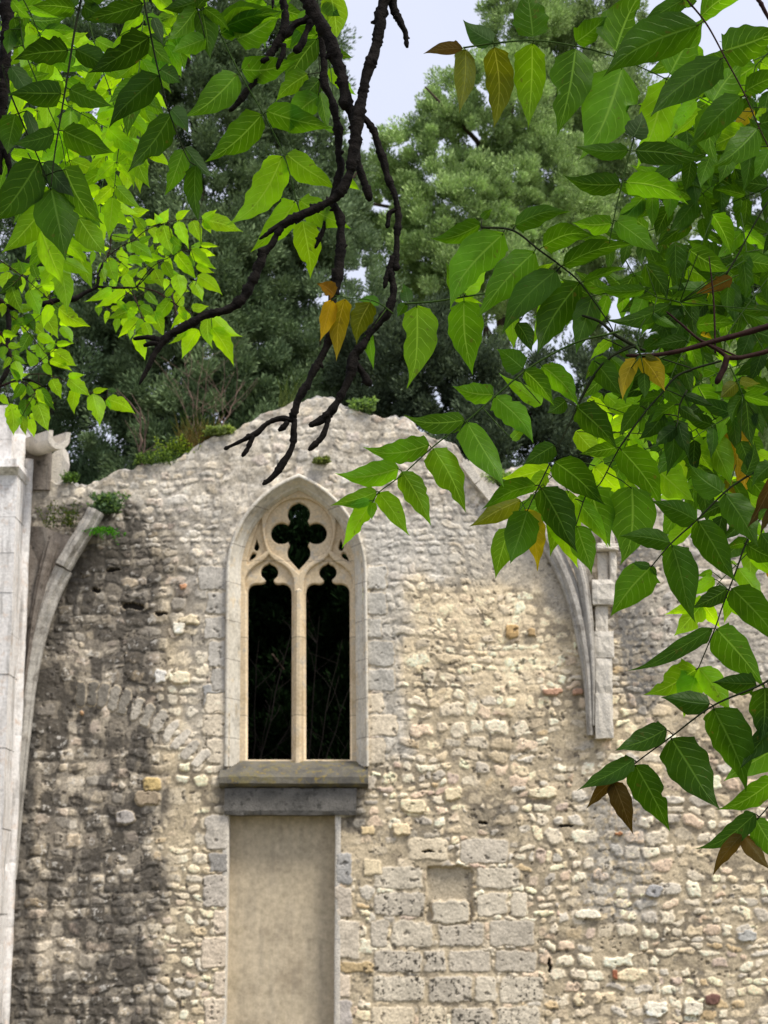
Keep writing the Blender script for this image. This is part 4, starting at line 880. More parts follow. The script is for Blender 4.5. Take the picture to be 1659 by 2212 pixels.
tw('spur', YB - .01, [(1535, 460, 26), (1570, 510, 22), (1590, 545, 24), (1602, 562, 20)], q3, 'bark')
tw('limb', YB + .05, [(1105, 240, 60), (1128, 380, 58), (1138, 560, 60), (1140, 720, 74), (1195, 830, 60), (1240, 1000, 66), (1265, 1150, 66), (1262, 1330, 66), (1288, 1460, 60), (1245, 1600, 62), (1210, 1720, 66), (1170, 1850, 46), (1135, 1980, 42), (1105, 2050, 40), (1062, 2145, 30)], tB, 'bark')
tw('limb', YB, [(1190, 1720, 60), (1245, 1800, 70), (1285, 1930, 68), (1288, 2060, 72), (1275, 2230, 84), (1250, 2420, 80), (1225, 2560, 72)], tB, 'bark')
tw('limb', YB, [(1455, 60, 38), (1444, 160, 36), (1436, 235, 38), (1452, 290, 36), (1410, 390, 34), (1370, 470, 34), (1330, 545, 32), (1290, 620, 32), (1258, 695, 32)], q3, 'bark')
tw('limb', YB, [(1262, 680, 26), (1272, 740, 26), (1266, 810, 26), (1238, 870, 26), (1205, 925, 26), (1170, 960, 24), (1134, 988, 18)], q3, 'bark')
tw('spur', YB, [(1262, 712, 24), (1208, 703, 20), (1150, 728, 20), (1098, 772, 24), (1040, 800, 18), (968, 836, 16)], q3, 'bark')
tw('spur', YB, [(1095, 775, 20), (1072, 830, 18), (1045, 866, 15)], q3, 'bark')
tw('spur', YB, [(1245, 715, 20), (1225, 740, 24), (1204, 755, 24)], q3, 'bark')
tw('limb', YB - .03, [(780, 1940, 60), (735, 2010, 58), (690, 2110, 54), (620, 2190, 60), (570, 2280, 56), (540, 2360, 60)], tB, 'bark')
tw('limb', YB - .03, [(1136, -30, 36), (1128, 30, 36), (1092, 105, 36), (1048, 180, 38), (1000, 222, 38), (930, 245, 32), (865, 268, 34), (795, 308, 34), (738, 340, 34), (700, 375, 32), (662, 435, 20), (630, 500, 18), (602, 556, 10)], q3, 'bark')
tw('spur', YB - .03, [(705, 372, 24), (650, 352, 22), (612, 354, 18), (576, 358, 16)], q3, 'bark')
tw('spur', YB - .03, [(700, 380, 20), (655, 378, 20), (620, 388, 18)], q3, 'bark')
tw('limb', YB + .08, [(770, -160, 60), (785, 0, 64), (800, 120, 66), (805, 270, 76), (740, 360, 84), (690, 440, 70), (650, 520, 74), (600, 610, 66), (545, 700, 56), (480, 780, 52), (410, 870, 54), (365, 925, 46), (318, 962, 34)], tB, 'bark')
tw('spur', YB + .06, [(1050, 120, 80), (980, 170, 70), (910, 200, 62), (860, 250, 58), (815, 320, 50)], tB, 'bark')
tw('spur', YB + .06, [(1030, 180, 60), (985, 280, 56), (955, 370, 58), (890, 450, 54)], tB, 'bark')
tw('spur', YB + .06, [(790, 380, 44), (785, 470, 40), (750, 540, 44), (736, 600, 34)], tB, 'bark')
tw('spur', YB + .06, [(660, 500, 40), (610, 525, 44), (590, 535, 36)], tB, 'bark')
tw('spur', YB + .06, [(690, -60, 30), (698, 20, 26), (692, 80, 14)], tB, 'bark')
# ---- bare branch on the left edge
eb = thing('bare_branch', P(10, -60, 3.0), 'thick dark bare branch cut off by the upper left frame edge', 'branch')
twig(eb, 'limb', 3.0, [(40, -200, 120), (50, 0, 110), (58, 250, 105), (52, 480, 100), (38, 700, 90), (15, 950, 75), (8, 1200, 60), (2, 1380, 50), (6, 1510, 36)], tA, 'bark')
twig(eb, 'spur', 3.0, [(20, 1290, 50), (70, 1370, 50), (84, 1480, 46), (80, 1600, 44), (66, 1700, 60), (110, 1730, 34)], tA, 'bark')
# ---- upper left leafy branch, leaves seen from beneath, canopy shade put into their dark tones
Lt = thing('leafy_branch', P(160, -60, 2.9), 'shaded dark green pinnate leaves hanging at the upper left corner', 'branch', 'leafy tree branches')
twig(Lt, 'stem', 2.9, [(-150, -75, 14), (60, -62, 12), (175, -45, 10), (330, -48, 9), (420, -60, 8)], t1, 'bark')
frond(Lt, 2.9, [(705, -200), (700, -10), (640, 300), (590, 620), (530, 980), (500, 1160), (470, 1350), (440, 1610)], [
 (650, 75, 270, 68, .52, 'd'), (715, 50, 1000, 190, .5, 'k'), (590, 435, 105, 495, .52, 'k'), (655, 425, 960, 620, .55, 'k'), (530, 805, 60, 790, .5, 'd'), (600, 770, 975, 915, .5, 'd'), (470, 1155, 90, 1230, .6, 'd'), (545, 1130, 985, 1330, .52, 'd'), (640, 60, 560, -170, .5, 'd'), (720, 0, 980, -120, .5, 'd')], 2.0, tA, 'stalkdark')
frond(Lt, 2.85, [(1240, -200), (1245, -10), (1300, 290), (1370, 620), (1460, 960), (1560, 1230), (1640, 1400), (1690, 1430)], [
 (1235, 30, 700, 168, .36, 'k', .03), (1290, 320, 775, 655, .45, 'k', .04), (1310, 290, 1425, 395, .3, 'g'), (1370, 650, 910, 1085, .42, 'k'), (1385, 600, 1560, 715, .8, 'g'), (1480, 985, 1080, 1465, .40, 'd'), (1475, 940, 1645, 1160, .5, 'g'), (1590, 1290, 1440, 1710, .44, 'm'), (1600, 1270, 1850, 1550, .38, 'g'), (1690, 1425, 1725, 1925, .36, 'd'), (1325, 150, 1420, 395, .3, 'g')], 1.7, tA, 'stalkdark')
frond(Lt, 2.95, [(20, 560), (65, 740), (190, 1050), (350, 1410), (440, 1640)], [
 (90, 570, 270, 870, .42, 'g'), (130, 985, 55, 1325, .6, 'd'), (225, 950, 405, 1320, .24, 'g'), (335, 1390, -90, 1985, .52, 'd', .05), (380, 1400, 645, 1700, .42, 'g'), (440, 1625, 575, 2265, .52, 'd'), (560, 1450, 885, 1955, .46, 'm')], 1.6, tA, 'stalkdark')
frond(Lt, 2.92, [(90, -120), (160, 120), (210, 420), (300, 660), (420, 940), (520, 1180), (570, 1430)], [(100, 0, 290, 172, .4, 'm'), (120, 150, 205, 430, .5, 'd'), (90, 250, 60, 460, .5, 'd'), (80, 420, 190, 180, .5, 'd')], 1.3, tA)
frond(Lt, 2.8, [(1900, -250), (1760, -60), (1700, 60)], [(1720, 0, 1400, 80, .5, 'k'), (1760, 70, 1990, 265, .4, 'd'), (1740, 80, 1800, 515, .46, 'd'), (1700, 70, 1450, 360, .42, 'm'), (1780, 330, 1475, 440, .6, 'm'), (1700, 70, 1860, -120, .4, 'd')], 1.5, tA, 'stalkdark')
frond(Lt, 3.15, [(200, 1480), (330, 1640), (390, 1790)], [(390, 1790, 20, 2200, .5, 'l'), (350, 1980, 560, 2480, .6, 'l'), (680, 1880, 915, 2190, .5, 'l'), (620, 1640, 880, 1960, .42, 'm'), (280, 1560, 60, 1780, .5, 'm')], 1.2, tA)
for (x, y, a, l, n_, ll, tones) in [(40, -20, 62, 300, 5, 88, 'mlm'), (330, -60, 100, 260, 5, 95, 'mml'), (60, 330, 60, 240, 4, 80, 'llL'), (430, -60, 120, 180, 4, 90, 'dml'), (0, 160, 20, 260, 4, 85, 'lLm'), (190, 40, 75, 300, 5, 86, 'lLl'), (280, 200, 95, 230, 4, 86, 'lLl'), (100, 420, 75, 170, 3, 86, 'lml')]:
    autofrond(Lt, random.uniform(3.25, 3.6), x, y, a, l, n_, ll, tones)
for (x, y, a, l, n_, ll, tones, Y) in [(60, 0, 80, 260, 5, 96, 'lLl', 3.7), (160, 30, 95, 260, 5, 92, 'Lll', 3.75), (250, 60, 80, 260, 5, 92, 'lL', 3.7), (20, 120, 70, 240, 5, 92, 'lL', 3.8), (330, 20, 100, 200, 4, 92, 'lml', 3.6), (130, 220, 80, 240, 5, 92, 'Ll', 3.75), (230, 300, 90, 160, 4, 88, 'Ll', 3.8), (60, 380, 75, 170, 4, 92, 'lm', 3.6), (0, 300, 60, 200, 4, 92, 'lm', 3.6), (400, 0, 110, 120, 3, 90, 'ml', 3.5), (310, 150, 100, 180, 4, 84, 'Ll', 3.7), (10, 0, 40, 160, 4, 92, 'mL', 3.6)]:
    autofrond(Lt, Y, x, y, a, l, n_, ll, tones)
# ---- upper centre leafy branch
Lc = thing('leafy_branch', P(560, -60, 2.95), 'bright mid-green pinnate leaves hanging behind the gnarled bare branch', 'branch', 'leafy tree branches')
twig(Lc, 'stem', 3.1, [(380, -70, 9), (455, -50, 9), (560, -48, 8), (690, -52, 8), (760, -60, 7)], t1, 'bark')
frond(Lc, 3.2, [(30, -220), (70, -20), (150, 190), (230, 280), (400, 610), (600, 960), (790, 1330), (900, 1720), (955, 1910)], [
 (390, 640, -60, 1045, .46, 'm', .04), (600, 990, 110, 1410, .44, 'm', .05), (780, 1350, 310, 1960, .42, 'l', .04), (890, 1740, 490, 2170, .42, 'l', .06), (815, 1330, 1270, 1620, .46, 'l', -.04), (925, 1725, 1390, 1955, .42, 'l', -.05), (955, 1910, 1040, 2410, .5, 'L'), (425, 600, 920, 500, .5, 'm', -.1), (640, 960, 1230, 1100, .42, 'm'), (240, 250, 780, 110, .52, 'd', .06), (245, 290, 760, 170, .5, 'm', .08), (380, 340, 800, 80, .5, 'm')], 1.6, tB)
frond(Lc, 3.25, [(1090, -220), (1085, 80), (1095, 480), (1110, 690)], [(1105, 680, 845, 945, .42, 'd'), (1095, 830, 825, 1155, .55, 'm', -.1), (1080, 330, 800, 785, .45, 'm', -.08), (1105, 790, 1165, 1135, .34, 'm'), (1000, 640, 710, 865, .5, 'l'), (1080, 300, 660, 400, .5, 'm'), (1080, 120, 820, 420, .45, 'm'), (1090, 100, 1090, 400, .5, 'l')], 1.4, tB, 'stalkdark')
frond(Lc, 3.3, [(1230, -220), (1180, -60), (1170, 20), (1180, 420)], [(1130, 30, 1280, 140, .6, 'd'), (1200, -40, 1250, 345, .55, 'L'), (1190, 430, 1395, 495, .45, 'm'), (1180, 590, 1405, 822, .35, 'l'), (1290, 1540, 1450, 1650, .5, 'l'), (1140, 1090, 1330, 1125, .3, 'm')], 1.2, tB)
frond(Lc, 3.3, [(520, -200), (600, -20), (700, 60)], [(640, 20, 430, 130, .5, 'm'), (700, 40, 620, 410, .4, 'm'), (720, 60, 1010, 150, .5, 'm'), (600, 0, 380, -60, .5, 'm'), (700, 20, 900, -60, .5, 'm')], 1.2, tB)
# ---- far left sunlit branch, the sun partly put into its lime tones
Ls_ = thing('leafy_branch', P(-60, 640, 5.0), 'sunlit lime-green leafy branch above the stone pillar, farther off at left', 'branch', 'leafy tree branches')
for nm, pts, dk in [('stem', [(-90, 640, 50), (0, 660, 46), (60, 690, 40), (180, 700, 36), (300, 670, 40), (420, 632, 36), (480, 640, 36), (560, 595, 26), (625, 560, 22), (640, 490, 24), (668, 405, 14)], 1), ('stem', [(630, 562, 18), (730, 568, 16), (830, 568, 14), (890, 558, 9), (1000, 440, 7)], 1), ('stem', [(-20, 640, 40), (40, 690, 38), (58, 800, 34), (50, 950, 32), (62, 1050, 30), (35, 1130, 34), (0, 1200, 24), (-5, 1290, 14)], 1), ('stem', [(-30, 860, 20), (70, 862, 14)], 1), ('stem', [(0, 1210, 16), (100, 1170, 14), (190, 1165, 14), (290, 1215, 8)], 1),
     ('twig', [(722, 0, 9), (722, 150, 9), (716, 300, 9), (690, 385, 9)], 0), ('twig', [(690, 372, 7), (780, 305, 7), (870, 260, 7)], 0), ('twig', [(890, 562, 8), (1000, 590, 7), (1080, 640, 7), (1160, 690, 6), (1230, 720, 5)], 0), ('twig', [(60, 740, 8), (130, 800, 7), (210, 890, 5)], 0), ('twig', [(200, 1100, 7), (270, 1040, 6), (340, 980, 4)], 0)]:
    twig(Ls_, nm, 5.0, pts, tG, 'bark' if dk else 'barkred', 8, .14 if dk else .04)
def gfr(Y, rach, leaves, **k): return frond(Ls_, Y, rach, leaves, 1.3, tG, **k)
gfr(5.0, [(870, 260), (940, 200), (1040, 158), (1140, 133), (1240, 126), (1320, 126)], [(940, 185, 860, 100, .6, 'l'), (1038, 150, 1095, 55, .62, 'L'), (1035, 150, 1000, 80, .6, 'L'), (1142, 126, 1232, 62, .6, 'L'), (1155, 138, 1222, 322, .5, 'L'), (1055, 162, 1112, 355, .55, 'L'), (1250, 132, 1305, 285, .55, 'L'), (1310, 125, 1572, 215, .42, 'L', .05), (1312, 125, 1405, 58, .5, 'L'), (1318, 138, 1372, 218, .5, 'L'), (1110, 240, 1172, 300, .6, 'l'), (1300, 290, 1425, 302, .32, 'L')], stalk='barkred')
gfr(5.05, [(880, 565), (980, 440), (1080, 380), (1180, 330), (1260, 300)], [(1140, 345, 1276, 515, .5, 'l'), (1240, 320, 1396, 460, .42, 'l'), (1060, 400, 1136, 520, .5, 'l'), (1110, 350, 1172, 240, .6, 'm'), (1270, 425, 1392, 474, .4, 'L'), (1000, 450, 1062, 570, .6, 'L'), (900, 380, 1075, 372, .4, 'l'), (960, 430, 1030, 300, .5, 'l')], stalk='barkred')
gfr(5.0, [(890, 562), (1030, 600), (1160, 690), (1250, 722), (1370, 765)], [(1280, 490, 1446, 612, .42, 'L'), (1250, 525, 1312, 662, .5, 'L'), (1150, 480, 1180, 640, .6, 'L'), (1240, 700, 1352, 680, .6, 'L'), (1160, 690, 1210, 790, .5, 'L'), (1235, 740, 1100, 835, .4, 'L'), (1370, 750, 1566, 892, .45, 'L', -.05), (1345, 765, 1372, 965, .45, 'L'), (1285, 838, 1188, 1035, .52, 'L'), (1370, 825, 1516, 1078, .40, 'L'), (1225, 820, 1090, 940, .3, 'L'), (1110, 640, 990, 815, .45, 'l')], stalk='barkred')
gfr(5.0, [(830, 568), (880, 640), (920, 760)], [(810, 575, 608, 690, .36, 'L', .05), (725, 570, 548, 665, .32, 'L', .05), (890, 680, 685, 770, .42, 'l', .05), (905, 770, 760, 890, .45, 'L'), (880, 850, 1005, 900, .35, 'l'), (880, 870, 946, 1036, .5, 'L'), (845, 840, 840, 905, .5, 'L'), (930, 680, 980, 812, .5, 'L'), (950, 590, 1040, 690, .5, 'l'), (1000, 720, 1062, 892, .5, 'L'), (900, 650, 940, 800, .4, 'm'), (760, 650, 840, 740, .4, 'L')], stalk='barkred')
gfr(5.0, [(722, -60), (722, 60), (720, 200), (700, 340)], [(730, 12, 605, 10, .55, 'L'), (752, 20, 908, 88, .42, 'L'), (712, 130, 640, 120, .5, 'L'), (732, 135, 858, 150, .42, 'L'), (720, 240, 870, 215, .4, 'l'), (850, 280, 1000, 375, .5, 'l'), (900, 265, 990, 230, .5, 'l'), (870, 190, 935, 268, .6, 'L'), (705, 390, 770, 545, .55, 'l'), (830, 380, 940, 400, .5, 'l'), (760, 330, 860, 420, .5, 'L'), (650, 430, 680, 540, .5, 'L'), (830, 440, 780, 500, .5, 'L')], stalk='barkred')
gfr(4.6, [(-40, 360), (0, 390), (140, 490), (280, 610), (380, 700)], [(135, 500, -10, 612, .55, 'd'), (75, 560, 152, 742, .52, 'l'), (190, 580, 262, 742, .52, 'l'), (380, 700, 597, 812, .45, 'L', -.06), (330, 680, 270, 830, .5, 'L'), (380, 560, 400, 650, .6, 'm'), (270, 560, 410, 560, .5, 'l'), (150, 480, 110, 380, .5, 'm'), (240, 500, 200, 380, .5, 'm'), (60, 430, -60, 460, .5, 'l')], stalk='barkred')
gfr(5.0, [(60, 740), (130, 800), (210, 890), (300, 1000)], [(270, 730, 375, 905, .55, 'L'), (160, 740, 240, 862, .5, 'd'), (120, 780, 60, 900, .5, 'l'), (200, 860, 130, 1000, .5, 'm'), (240, 880, 370, 930, .5, 'L'), (100, 800, 220, 780, .5, 'l'), (300, 960, 360, 900, .5, 'l')], stalk='barkred')
gfr(5.0, [(200, 1100), (270, 1040), (340, 980), (370, 950)], [(365, 938, 482, 925, .42, 'l'), (352, 980, 492, 1078, .5, 'L'), (320, 1040, 472, 1112, .4, 'L'), (270, 1020, 250, 900, .5, 'l'), (230, 1070, 160, 960, .5, 'l'), (280, 1060, 340, 1150, .5, 'l')], stalk='barkred')
gfr(5.0, [(180, 1130), (300, 1130), (420, 1170), (520, 1220), (595, 1252), (690, 1290)], [(445, 1160, 592, 1272, .55, 'L'), (440, 1140, 555, 1130, .4, 'L'), (490, 1225, 474, 1388, .5, 'L'), (600, 1255, 656, 1472, .48, 'L'), (602, 1240, 702, 1218, .45, 'L'), (690, 1290, 880, 1385, .5, 'L', .06), (335, 1160, 400, 1292, .55, 'L'), (700, 1230, 762, 1240, .5, 'g'), (250, 1220, 352, 1372, .42, 'm'), (695, 1290, 722, 1365, .4, 'L')], stalk='barkred')
gfr(4.9, [(0, 1205), (90, 1180), (180, 1190), (230, 1250)], [(150, 1190, 80, 1302, .5, 'm'), (165, 1290, 168, 1430, .62, 'd'), (65, 1320, 72, 1528, .55, 'L'), (245, 1320, 305, 1502, .5, 'L'), (140, 1400, 165, 1532, .5, 'L'), (185, 1200, 232, 1295, .5, 'm'), (0, 1260, 60, 1330, .5, 'L'), (235, 1230, 300, 1330, .5, 'L'), (120, 1170, 60, 1080, .5, 'm')], stalk='barkred')
for (x, y, a, l, n_, ll, tones) in [(-20, 640, 20, 110, 3, 44, 'Ll'), (-20, 740, 5, 130, 4, 46, 'Llm'), (10, 800, 30, 100, 3, 46, 'Ll'), (-10, 700, 60, 90, 3, 44, 'lL'), (190, 590, 10, 120, 4, 44, 'Ll'), (240, 570, -25, 120, 4, 42, 'Ll'), (290, 640, 70, 60, 2, 44, 'Ll'), (300, 560, -5, 130, 4, 42, 'lLm'), (60, 560, 60, 110, 3, 52, 'lm'), (40, 850, 60, 60, 2, 40, 'Ll'), (150, 500, 30, 150, 4, 46, 'Ll'), (220, 430, 25, 120, 3, 46, 'Ll'), (200, 640, 40, 80, 3, 42, 'Ll'), (0, 570, 30, 120, 4, 56, 'lLm'), (70, 640, 50, 90, 3, 44, 'Ll'), (340, 560, 60, 80, 3, 40, 'Ll')]:
    autofrond(Ls_, random.uniform(4.9, 5.4), x, y, a, l, n_, ll, tones, stalk='barkred', w=.5)
# ---- top right branches
Rt = thing('leafy_branch', P(1500, -60, 3.0), 'pinnate leaves along the top right, outermost leaflets reddish against the sky', 'branch', 'leafy tree branches')
twig(Rt, 'stem', 3.1, [(1480, -70, 9), (1600, -50, 9), (1700, 120, 10), (1780, 300, 12), (1850, 420, 14)], t1, 'barkred')
frond(Rt, 3.1, [(345, 206), (475, 187), (648, 175), (830, 200), (1010, 250), (1220, 342), (1390, 435), (1560, 520)], [
 (340, 208, 168, 225, .36, 'b'), (352, 212, 320, 492, .30, 'r'), (470, 180, 335, 92, .62, 'g'), (475, 202, 461, 554, .36, 'r'), (645, 160, 618, -45, .68, 'd'), (640, 187, 622, 552, .40, 'l', .04), (830, 182, 962, 58, .62, 'd'), (828, 210, 750, 597, .46, 'm'), (1000, 220, 1130, -70, .62, 'm'), (1030, 290, 862, 702, .47, 'm', .03), (1235, 322, 1395, 60, .58, 'm'), (1218, 350, 1097, 732, .44, 'l', .03), (1350, 430, 1240, 595, .3, 'l'), (1300, 390, 1400, 300, .5, 'l'), (1420, 450, 1440, 720, .5, 'm'), (1420, 440, 1560, 260, .6, 'm')], 1.5, q2)
frond(Rt, 2.85, [(860, -160), (955, -10), (1130, 210), (1300, 520), (1450, 800), (1560, 1050), (1700, 1350)], [
 (1065, 215, 225, 632, .38, 'd', -.04), (950, -15, 510, 277, .34, 'd'), (1075, 150, 1640, -60, .5, 'm', .08), (1262, 500, 625, 982, .36, 'd', -.04), (1270, 440, 1850, 230, .55, 'm'), (1430, 830, 965, 1318, .38, 'd', -.04), (1460, 790, 1860, 640, .5, 'd'), (1570, 1110, 1190, 1480, .42, 'm'), (1590, 1070, 1900, 1000, .5, 'd'), (1000, 60, 900, -200, .5, 'm')], 1.6, tC, 'barkred')
frond(Rt, 3.4, [(1700, 420), (1600, 520), (1540, 620), (1530, 1000)], [(1560, 560, 1120, 870, .5, 'm'), (1090, 945, 818, 1190, .34, 'l'), (1130, 730, 948, 905, .3, 'l'), (1600, 540, 1900, 640, .5, 'l'), (1540, 950, 1330, 1105, .5, 'y'), (1480, 1120, 1090, 1300, .55, 'l'), (1560, 1180, 1400, 1420, .5, 'l'), (1640, 930, 1550, 1010, .5, 'L')], 1.2, tC)
frond(Rt, 2.95, [(500, 1200), (450, 1380), (395, 1600), (340, 1830), (300, 2035), (290, 2100)], [
 (498, 1182, 580, 968, .80, 'g'), (455, 1300, -20, 1250, .34, 'd', .04), (512, 1300, 1152, 1402, .34, 'd', .06), (385, 1590, -120, 1545, .42, 'd', .05), (428, 1575, 985, 1758, .42, 'm', .06), (310, 1925, -40, 1905, .55, 'm', .08), (345, 1905, 718, 2192, .52, 'm', .04)], 1.4, tC, 'stalk')
# ---- big right-hand branch with its reddish wood
Rb = thing('leafy_branch', P(1700, 700, 3.3), 'large leafy branch with reddish-brown wood entering from the right', 'branch', 'leafy tree branches')
YR = 2.99
for nm, pts, mm, kb in [('limb', [(2300, 560, 66), (1900, 660, 58), (1700, 735, 56), (1400, 822, 52), (1180, 880, 48), (900, 960, 42), (640, 1000, 38), (430, 1000, 30)], 'barkred', .1), ('limb', [(2300, 900, 60), (1900, 930, 50), (1700, 950, 46), (1500, 1005, 42), (1330, 1020, 44), (1240, 960, 36), (1050, 850, 26), (900, 720, 20), (780, 620, 16)], 'barkred', .12), ('spur', [(1310, 1010, 60), (1275, 1120, 56), (1215, 1245, 52)], 'barkred', .15),
   ('twig', [(1205, 980, 20), (1198, 700, 18), (1185, 460, 16), (1150, 140, 9)], 'barkred', .05), ('twig', [(560, 950, 34), (440, 880, 34), (330, 815, 30), (210, 710, 26), (50, 652, 20)], 'stalkdark', .1), ('twig', [(600, 960, 26), (480, 920, 26), (380, 960, 22), (250, 1060, 18), (130, 1230, 15), (10, 1450, 13)], 'stalkdark', .04), ('twig', [(1260, 1045, 22), (1000, 1120, 20), (860, 1190, 18), (740, 1330, 15), (590, 1500, 14), (380, 1795, 12)], 'stalkdark', .04),
   ('twig', [(430, 940, 14), (330, 890, 12), (210, 840, 9)], 'stalkdark', .04), ('twig', [(540, 920, 18), (540, 800, 16), (600, 680, 12)], 'stalk', .03), ('twig', [(1100, 880, 26), (1400, 1010, 16)], 'barkred', .05), ('twig', [(1300, 300, 18), (1400, 130, 16), (1480, -20, 14), (1640, -300, 14), (1760, -420, 12)], 'stalkdark', .04), ('twig', [(1280, 960, 16), (1300, 850, 14), (1400, 680, 12), (1660, 330, 10)], 'stalk', .03), ('twig', [(750, 1030, 12), (1000, 1110, 12)], 'stalkdark', .03)]:
    twig(Rb, nm, YR, pts, tD, mm, 8, kb)
frond(Rb, 3.0, [(840, 305), (1110, 330), (1340, 500), (1530, 640), (1700, 790), (1918, 1092), (1980, 1200)], [
 (838, 275, 400, 425, .42, 'd', .08), (845, 230, 935, 138, .6, 'd'), (1035, 355, 530, 978, .44, 'm', -.05), (1130, 290, 1612, 155, .40, 'd', .10), (1300, 515, 798, 1112, .38, 'm', -.04), (1372, 470, 1835, 372, .56, 'd', .12), (1485, 680, 1000, 1228, .38, 'd', -.05), (1545, 635, 2200, 470, .32, 'd', .07), (1680, 790, 1340, 1402, .42, 'd', -.04), (1720, 770, 2120, 640, .32, 'd', .08), (1150, 1130, 1268, 1388, .5, 'd'), (1800, 900, 1640, 1400, .4, 'd')], 1.9, tF, 'stalkdark')
frond(Rb, 3.12, [(180, 965), (440, 945), (690, 905), (820, 885), (1100, 850), (1400, 930), (1640, 1010), (1840, 1080)], [
 (285, 980, 246, 1692, .45, 'l', .02), (205, 945, 172, 785, .75, 'g'), (190, 960, 118, 1082, .65, 'd'), (690, 935, 776, 1582, .50, 'm', -.05), (660, 895, 545, 598, .5, 'm'), (700, 880, 905, 640, .55, 'l'), (600, 925, 860, 960, .25, 'l'), (1540, 765, 1255, 1310, .42, 'l'), (1100, 1060, 1120, 1360, .5, 'l'), (1240, 830, 1480, 600, .5, 'l'), (1400, 900, 1560, 1040, .5, 'l')], 1.7, tF)
frond(Rb, 3.12, [(1700, 250), (1655, 215), (1600, 190), (1500, 182), (1470, 172)], [(1490, 185, 1465, 455, .32, 'y', -.08), (1445, 170, 1368, 118, .9, 'b'), (1430, 190, 1388, 370, .40, 'o'), (1600, 200, 1530, 380, .55, 'r', -.06), (1640, 200, 1540, 195, .5, 'g'), (1595, 330, 1618, 492, .3, 'm')], 1.2, q3)
frond(Rb, 2.95, [(1340, 715), (1314, 722), (1244, 740), (1150, 790), (1080, 847), (1010, 908), (938, 963), (872, 1023), (820, 1062), (806, 1082)], [
 (1003, 907, 872, 905, .38, 'm', .06), (1009, 912, 1098, 1046, .44, 'm', .04), (1066, 852, 977, 833, .56, 'm', .08), (1068, 856, 1158, 954, .42, 'm', .05), (1130, 796, 1075, 752, .80, 'd'), (1132, 800, 1198, 878, .5, 'm', .04), (1170, 874, 1074, 808, .3, 'l'), (928, 960, 782, 974, .38, 'm', .07), (936, 968, 1003, 1110, .46, 'l', .04), (862, 1011, 724, 1030, .42, 'm', .07), (868, 1018, 928, 1138, .42, 'l', .04), (814, 1062, 711, 1086, .36, 'l', .06), (818, 1064, 879, 1161, .40, 'l', .04), (802, 1083, 737, 1182, .42, 'l'), (799, 1081, 735, 1094, .34, 'l'), (805, 1084, 803, 1124, .55, 'l'), (1170, 790, 1250, 880, .45, 'm', .05), (1105, 950, 1140, 920, .5, 'l')], 1.7, t1)
frond(Rb, 2.98, [(1372, 748), (1352, 755), (1310, 778), (1270, 830), (1240, 895), (1208, 960), (1165, 1048), (1139, 1104)], [
 (1158, 1048, 1043, 1109, .38, 'd', -.04), (1139, 1103, 1101, 1216, .62, 'd'), (1168, 1053, 1239, 1199, .48, 'd', .03), (1198, 962, 1131, 1005, .62, 'd'), (1198, 998, 1305, 1098, .50, 'd', .03), (1222, 865, 1182, 892, .75, 'd'), (1245, 878, 1337, 968, .52, 'd', .03), (1282, 778, 1345, 863, .52, 'd', .03)], 1.7, t1, 'stalkdark')
frond(Rb, 3.02, [(1495, 800), (1459, 813), (1429, 850), (1391, 893), (1339, 966), (1296, 1045), (1268, 1060 + 5), (1244, 1135)], [
 (1335, 966, 1250, 982, .42, 'm'), (1340, 970, 1434, 1096, .52, 'd', .03), (1384, 875, 1337, 942, .45, 'd'), (1246, 1136, 1283, 1238, .55, 'm'), (1275, 1052, 1322, 1182, .58, 'm'), (1365, 1050, 1351, 1222, .62, 'm'), (1240, 1075, 1318, 1182, .34, 'L'), (1390, 900, 1460, 980, .5, 'm'), (1440, 840, 1500, 900, .4, 'd')], 1.5, t1, 'stalkdark')
frond(Rb, 3.35, [(1300, 1010), (1240, 1000), (1180, 1040), (1130, 1090)], [(1125, 1080, 1016, 1144, .36, 'r', -.04), (1135, 1100, 1168, 1232, .42, 'y'), (1100, 1140, 1067, 1250, .5, 'l'), (1180, 1070, 1100, 1190, .5, 'm'), (1200, 1080, 1240, 1230, .5, 'L'), (1190, 1010, 1080, 1040, .4, 'L'), (1180, 1020, 1130, 1060, .6, 'L'), (1230, 1060, 1180, 1200, .5, 'l'), (1150, 1130, 1130, 1180, .7, 'm')], 1.2, t1)
# crowded leaves round the fork
frond(Rb, 3.08, [(900, 540), (820, 520), (700, 500)], [(820, 505, 1205, 600, .36, 'd', .05), (810, 560, 240, 705, .24, 'd', .05), (600, 430, 150, 415, .28, 'd', .06), (860, 20, 872, 412, .5, 'd'), (600, 210, 800, 505, .5, 'd'), (980, 90, 1345, 290, .5, 'm'), (1180, -220, 1335, 150, .65, 'd'), (1440, 180, 1800, 250, .5, 'm'), (1440, 120, 1480, 520, .32, 'd'), (1350, 330, 1020, 480, .36, 'b'), (1320, 400, 1310, 640, .5, 'd'), (1750, 620, 1320, 610, .25, 'd'), (660, 640, 900, 760, .4, 'd'), (1040, 740, 1400, 700, .45, 'd')], 1.5, tD)
frond(Rb, 2.98, [(520, 915), (545, 960), (560, 1000)], [(560, 1000, 762, 1312, .5, 'y', .05), (515, 1020, 402, 1385, .36, 'y', -.04), (600, 1000, 725, 1040, .5, 'r'), (590, 1150, 600, 1375, .5, 'd'), (480, 1100, 415, 1420, .4, 'd')], 2.2, tD, label='wilting yellow leaf at the fork')
